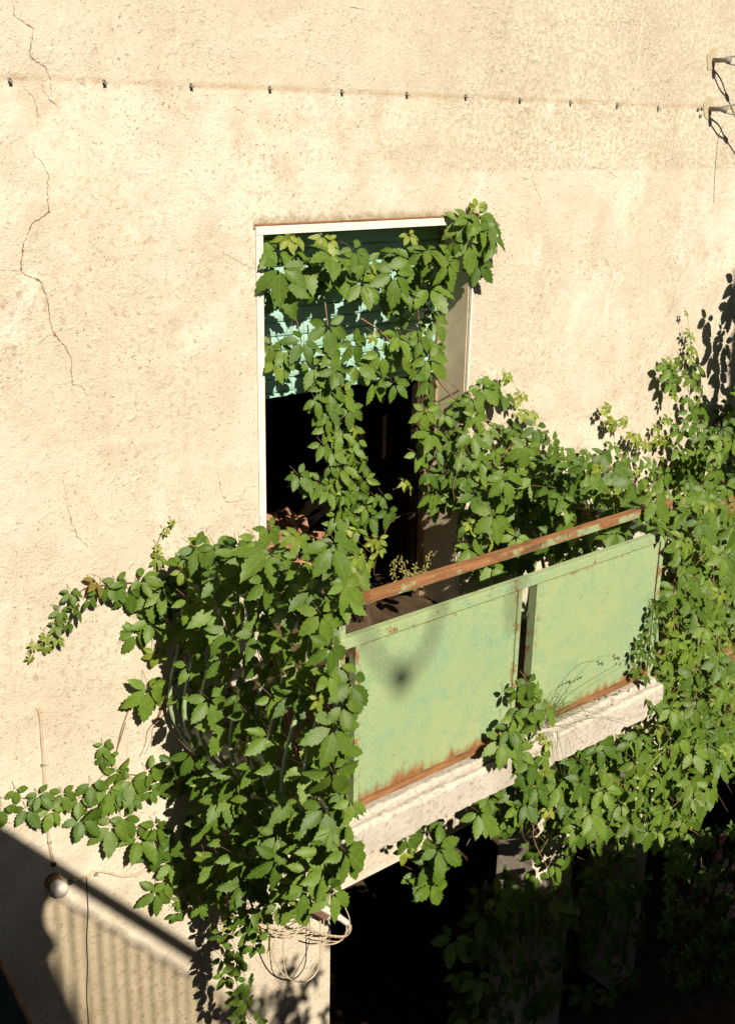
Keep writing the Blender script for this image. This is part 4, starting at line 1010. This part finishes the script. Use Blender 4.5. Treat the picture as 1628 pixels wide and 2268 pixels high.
# overhead service cable whose drip loop shades the left panel
def off_panel(x, y, d): return at(x, y, -BD-0.01)+SUN*d
sc_ = empty('service_cable', off_panel(885, 1503, 18.0), 'overhead service cable with a drip loop and splice, strung behind the viewer', 'cable')
m = MB()
for q in ([(790,1290),(808,1400),(826,1440),(852,1478),(885,1503)], [(885,1503),(925,1472),(952,1425),(968,1370),(985,1290)]):
    m.tube(smooth_path([off_panel(x, y, 18.0) for x, y in q], 8), 0.017, 6)
m.tube(smooth_path([off_panel(x, y, 18.0) for x, y in ((1140,1390),(1133,1340),(1146,1290),(1168,1240),(1185,1180))], 6), 0.018, 6)
m.build('drip_loop', DARKW, sc_)
m = MB(); c = off_panel(885, 1503, 18.0); m.lathe(c-np.array([0, 0, 0.06]), (0.2, 0, 1), [(0, 0.03), (0.02, 0.055), (0.10, 0.055), (0.12, 0.03)], 10); m.build('splice', DARKW, sc_)

# tree behind the viewer whose crown shades the lower right
tree = empty('broadleaf_tree', (4.5, -12.0, GZ), 'broad leafy tree behind the viewer shading the lower right of the wall', 'tree')
shade2 = [(1622,860),(1650,600),(1700,540),(2300,540),(2300,2400),(1640,2400),(1606,1600),(1612,1200),(1618,1000)]
shade = [(455,2330),(470,2215),(520,2160),(560,2130),(610,2160),(650,2110),(690,2100),(735,2040),(800,2010),(870,1985),(960,1945),(1010,1905),(1060,1885),(1085,1910),(1120,1950),(1150,1990),(1200,1985),(1240,1900),(1300,1870),(1360,1880),(1420,1860),(1480,1850),(1540,1810),(1600,1690),(1680,1500),(1760,1500),(1800,2400),(455,2400)]
crown = Vine(); n_ = 0
while n_ < 13000:
    x = random.uniform(440, 2300); y = random.uniform(540, 2400)
    if not (inside(x, y, shade) or (x > 1585 and inside(x, y, shade2))): continue
    dens = 0.05 if x < 760 else 0.12 if x < 1000 else (0.22 if 1700 < y < 1985 and x < 1500 else 0.6 if y < 1700 else 1.0)
    if x < 740 and y > 2180: dens = 0.12
    if random.random() > dens: continue
    n_ += 1
    p = at(x, y); d = random.uniform(6.2, 8.6) if x < 900 or n_ % 3 else random.uniform(3.9 if x < 1150 else 3.3, 6.2)  # nearer leaves are extra, added to block sky light from the piers
    crown.leaf(p+SUN*d, random.uniform(0.07, 0.10) if x < 900 else random.uniform(0.14, 0.2), nrm=SUN, petiole=False, tiltj=0.4)
LV, LU, LF = LEAVES[0]
c = np.mean([i[0] for i in crown.items], 0)
o_ = crown.build('leafy crown', 'crown_tmp', 'tree', leafmat=TREELEAF)
for ch in list(o_.children):
    if ch.name.startswith('foliage'):
        wo = np.array(o_.location); ch.parent = tree; ch.location = wo-np.array(tree.location); ch.name = 'crown'
    else: bpy.data.objects.remove(ch)
bpy.data.objects.remove(o_)
m = MB(); b = np.array([c[0]+0.6, -8.2, GZ])
m.tube(smooth_path([b, b+np.array([0.05, 0.1, 1.8]), np.array([c[0]+0.4, c[1]-0.3, c[2]-1.0]), c+np.array([0.2, 0, 0.4])], 6), list(np.linspace(0.19, 0.06, 19)), 10); m.build('trunk', mat_plain('bark', (0.10, 0.075, 0.05), 0.9, 0.1, 0.4, 12, 0.5), tree)
m = MB()
for k in range(9):
    e = crown.items[k*200][0]; s_ = c+np.array([0.3, -0.2, -0.9+0.12*k]); m.tube(smooth_path([s_, (s_+e)/2+np.array([0, 0, -0.1]), e], 4), [0.05]*3+[0.03]*3+[0.012]*3, 6)
m.build('branches', mat_plain('bark_limb', (0.10, 0.075, 0.05), 0.9, 0.1, 0.4, 12), tree)
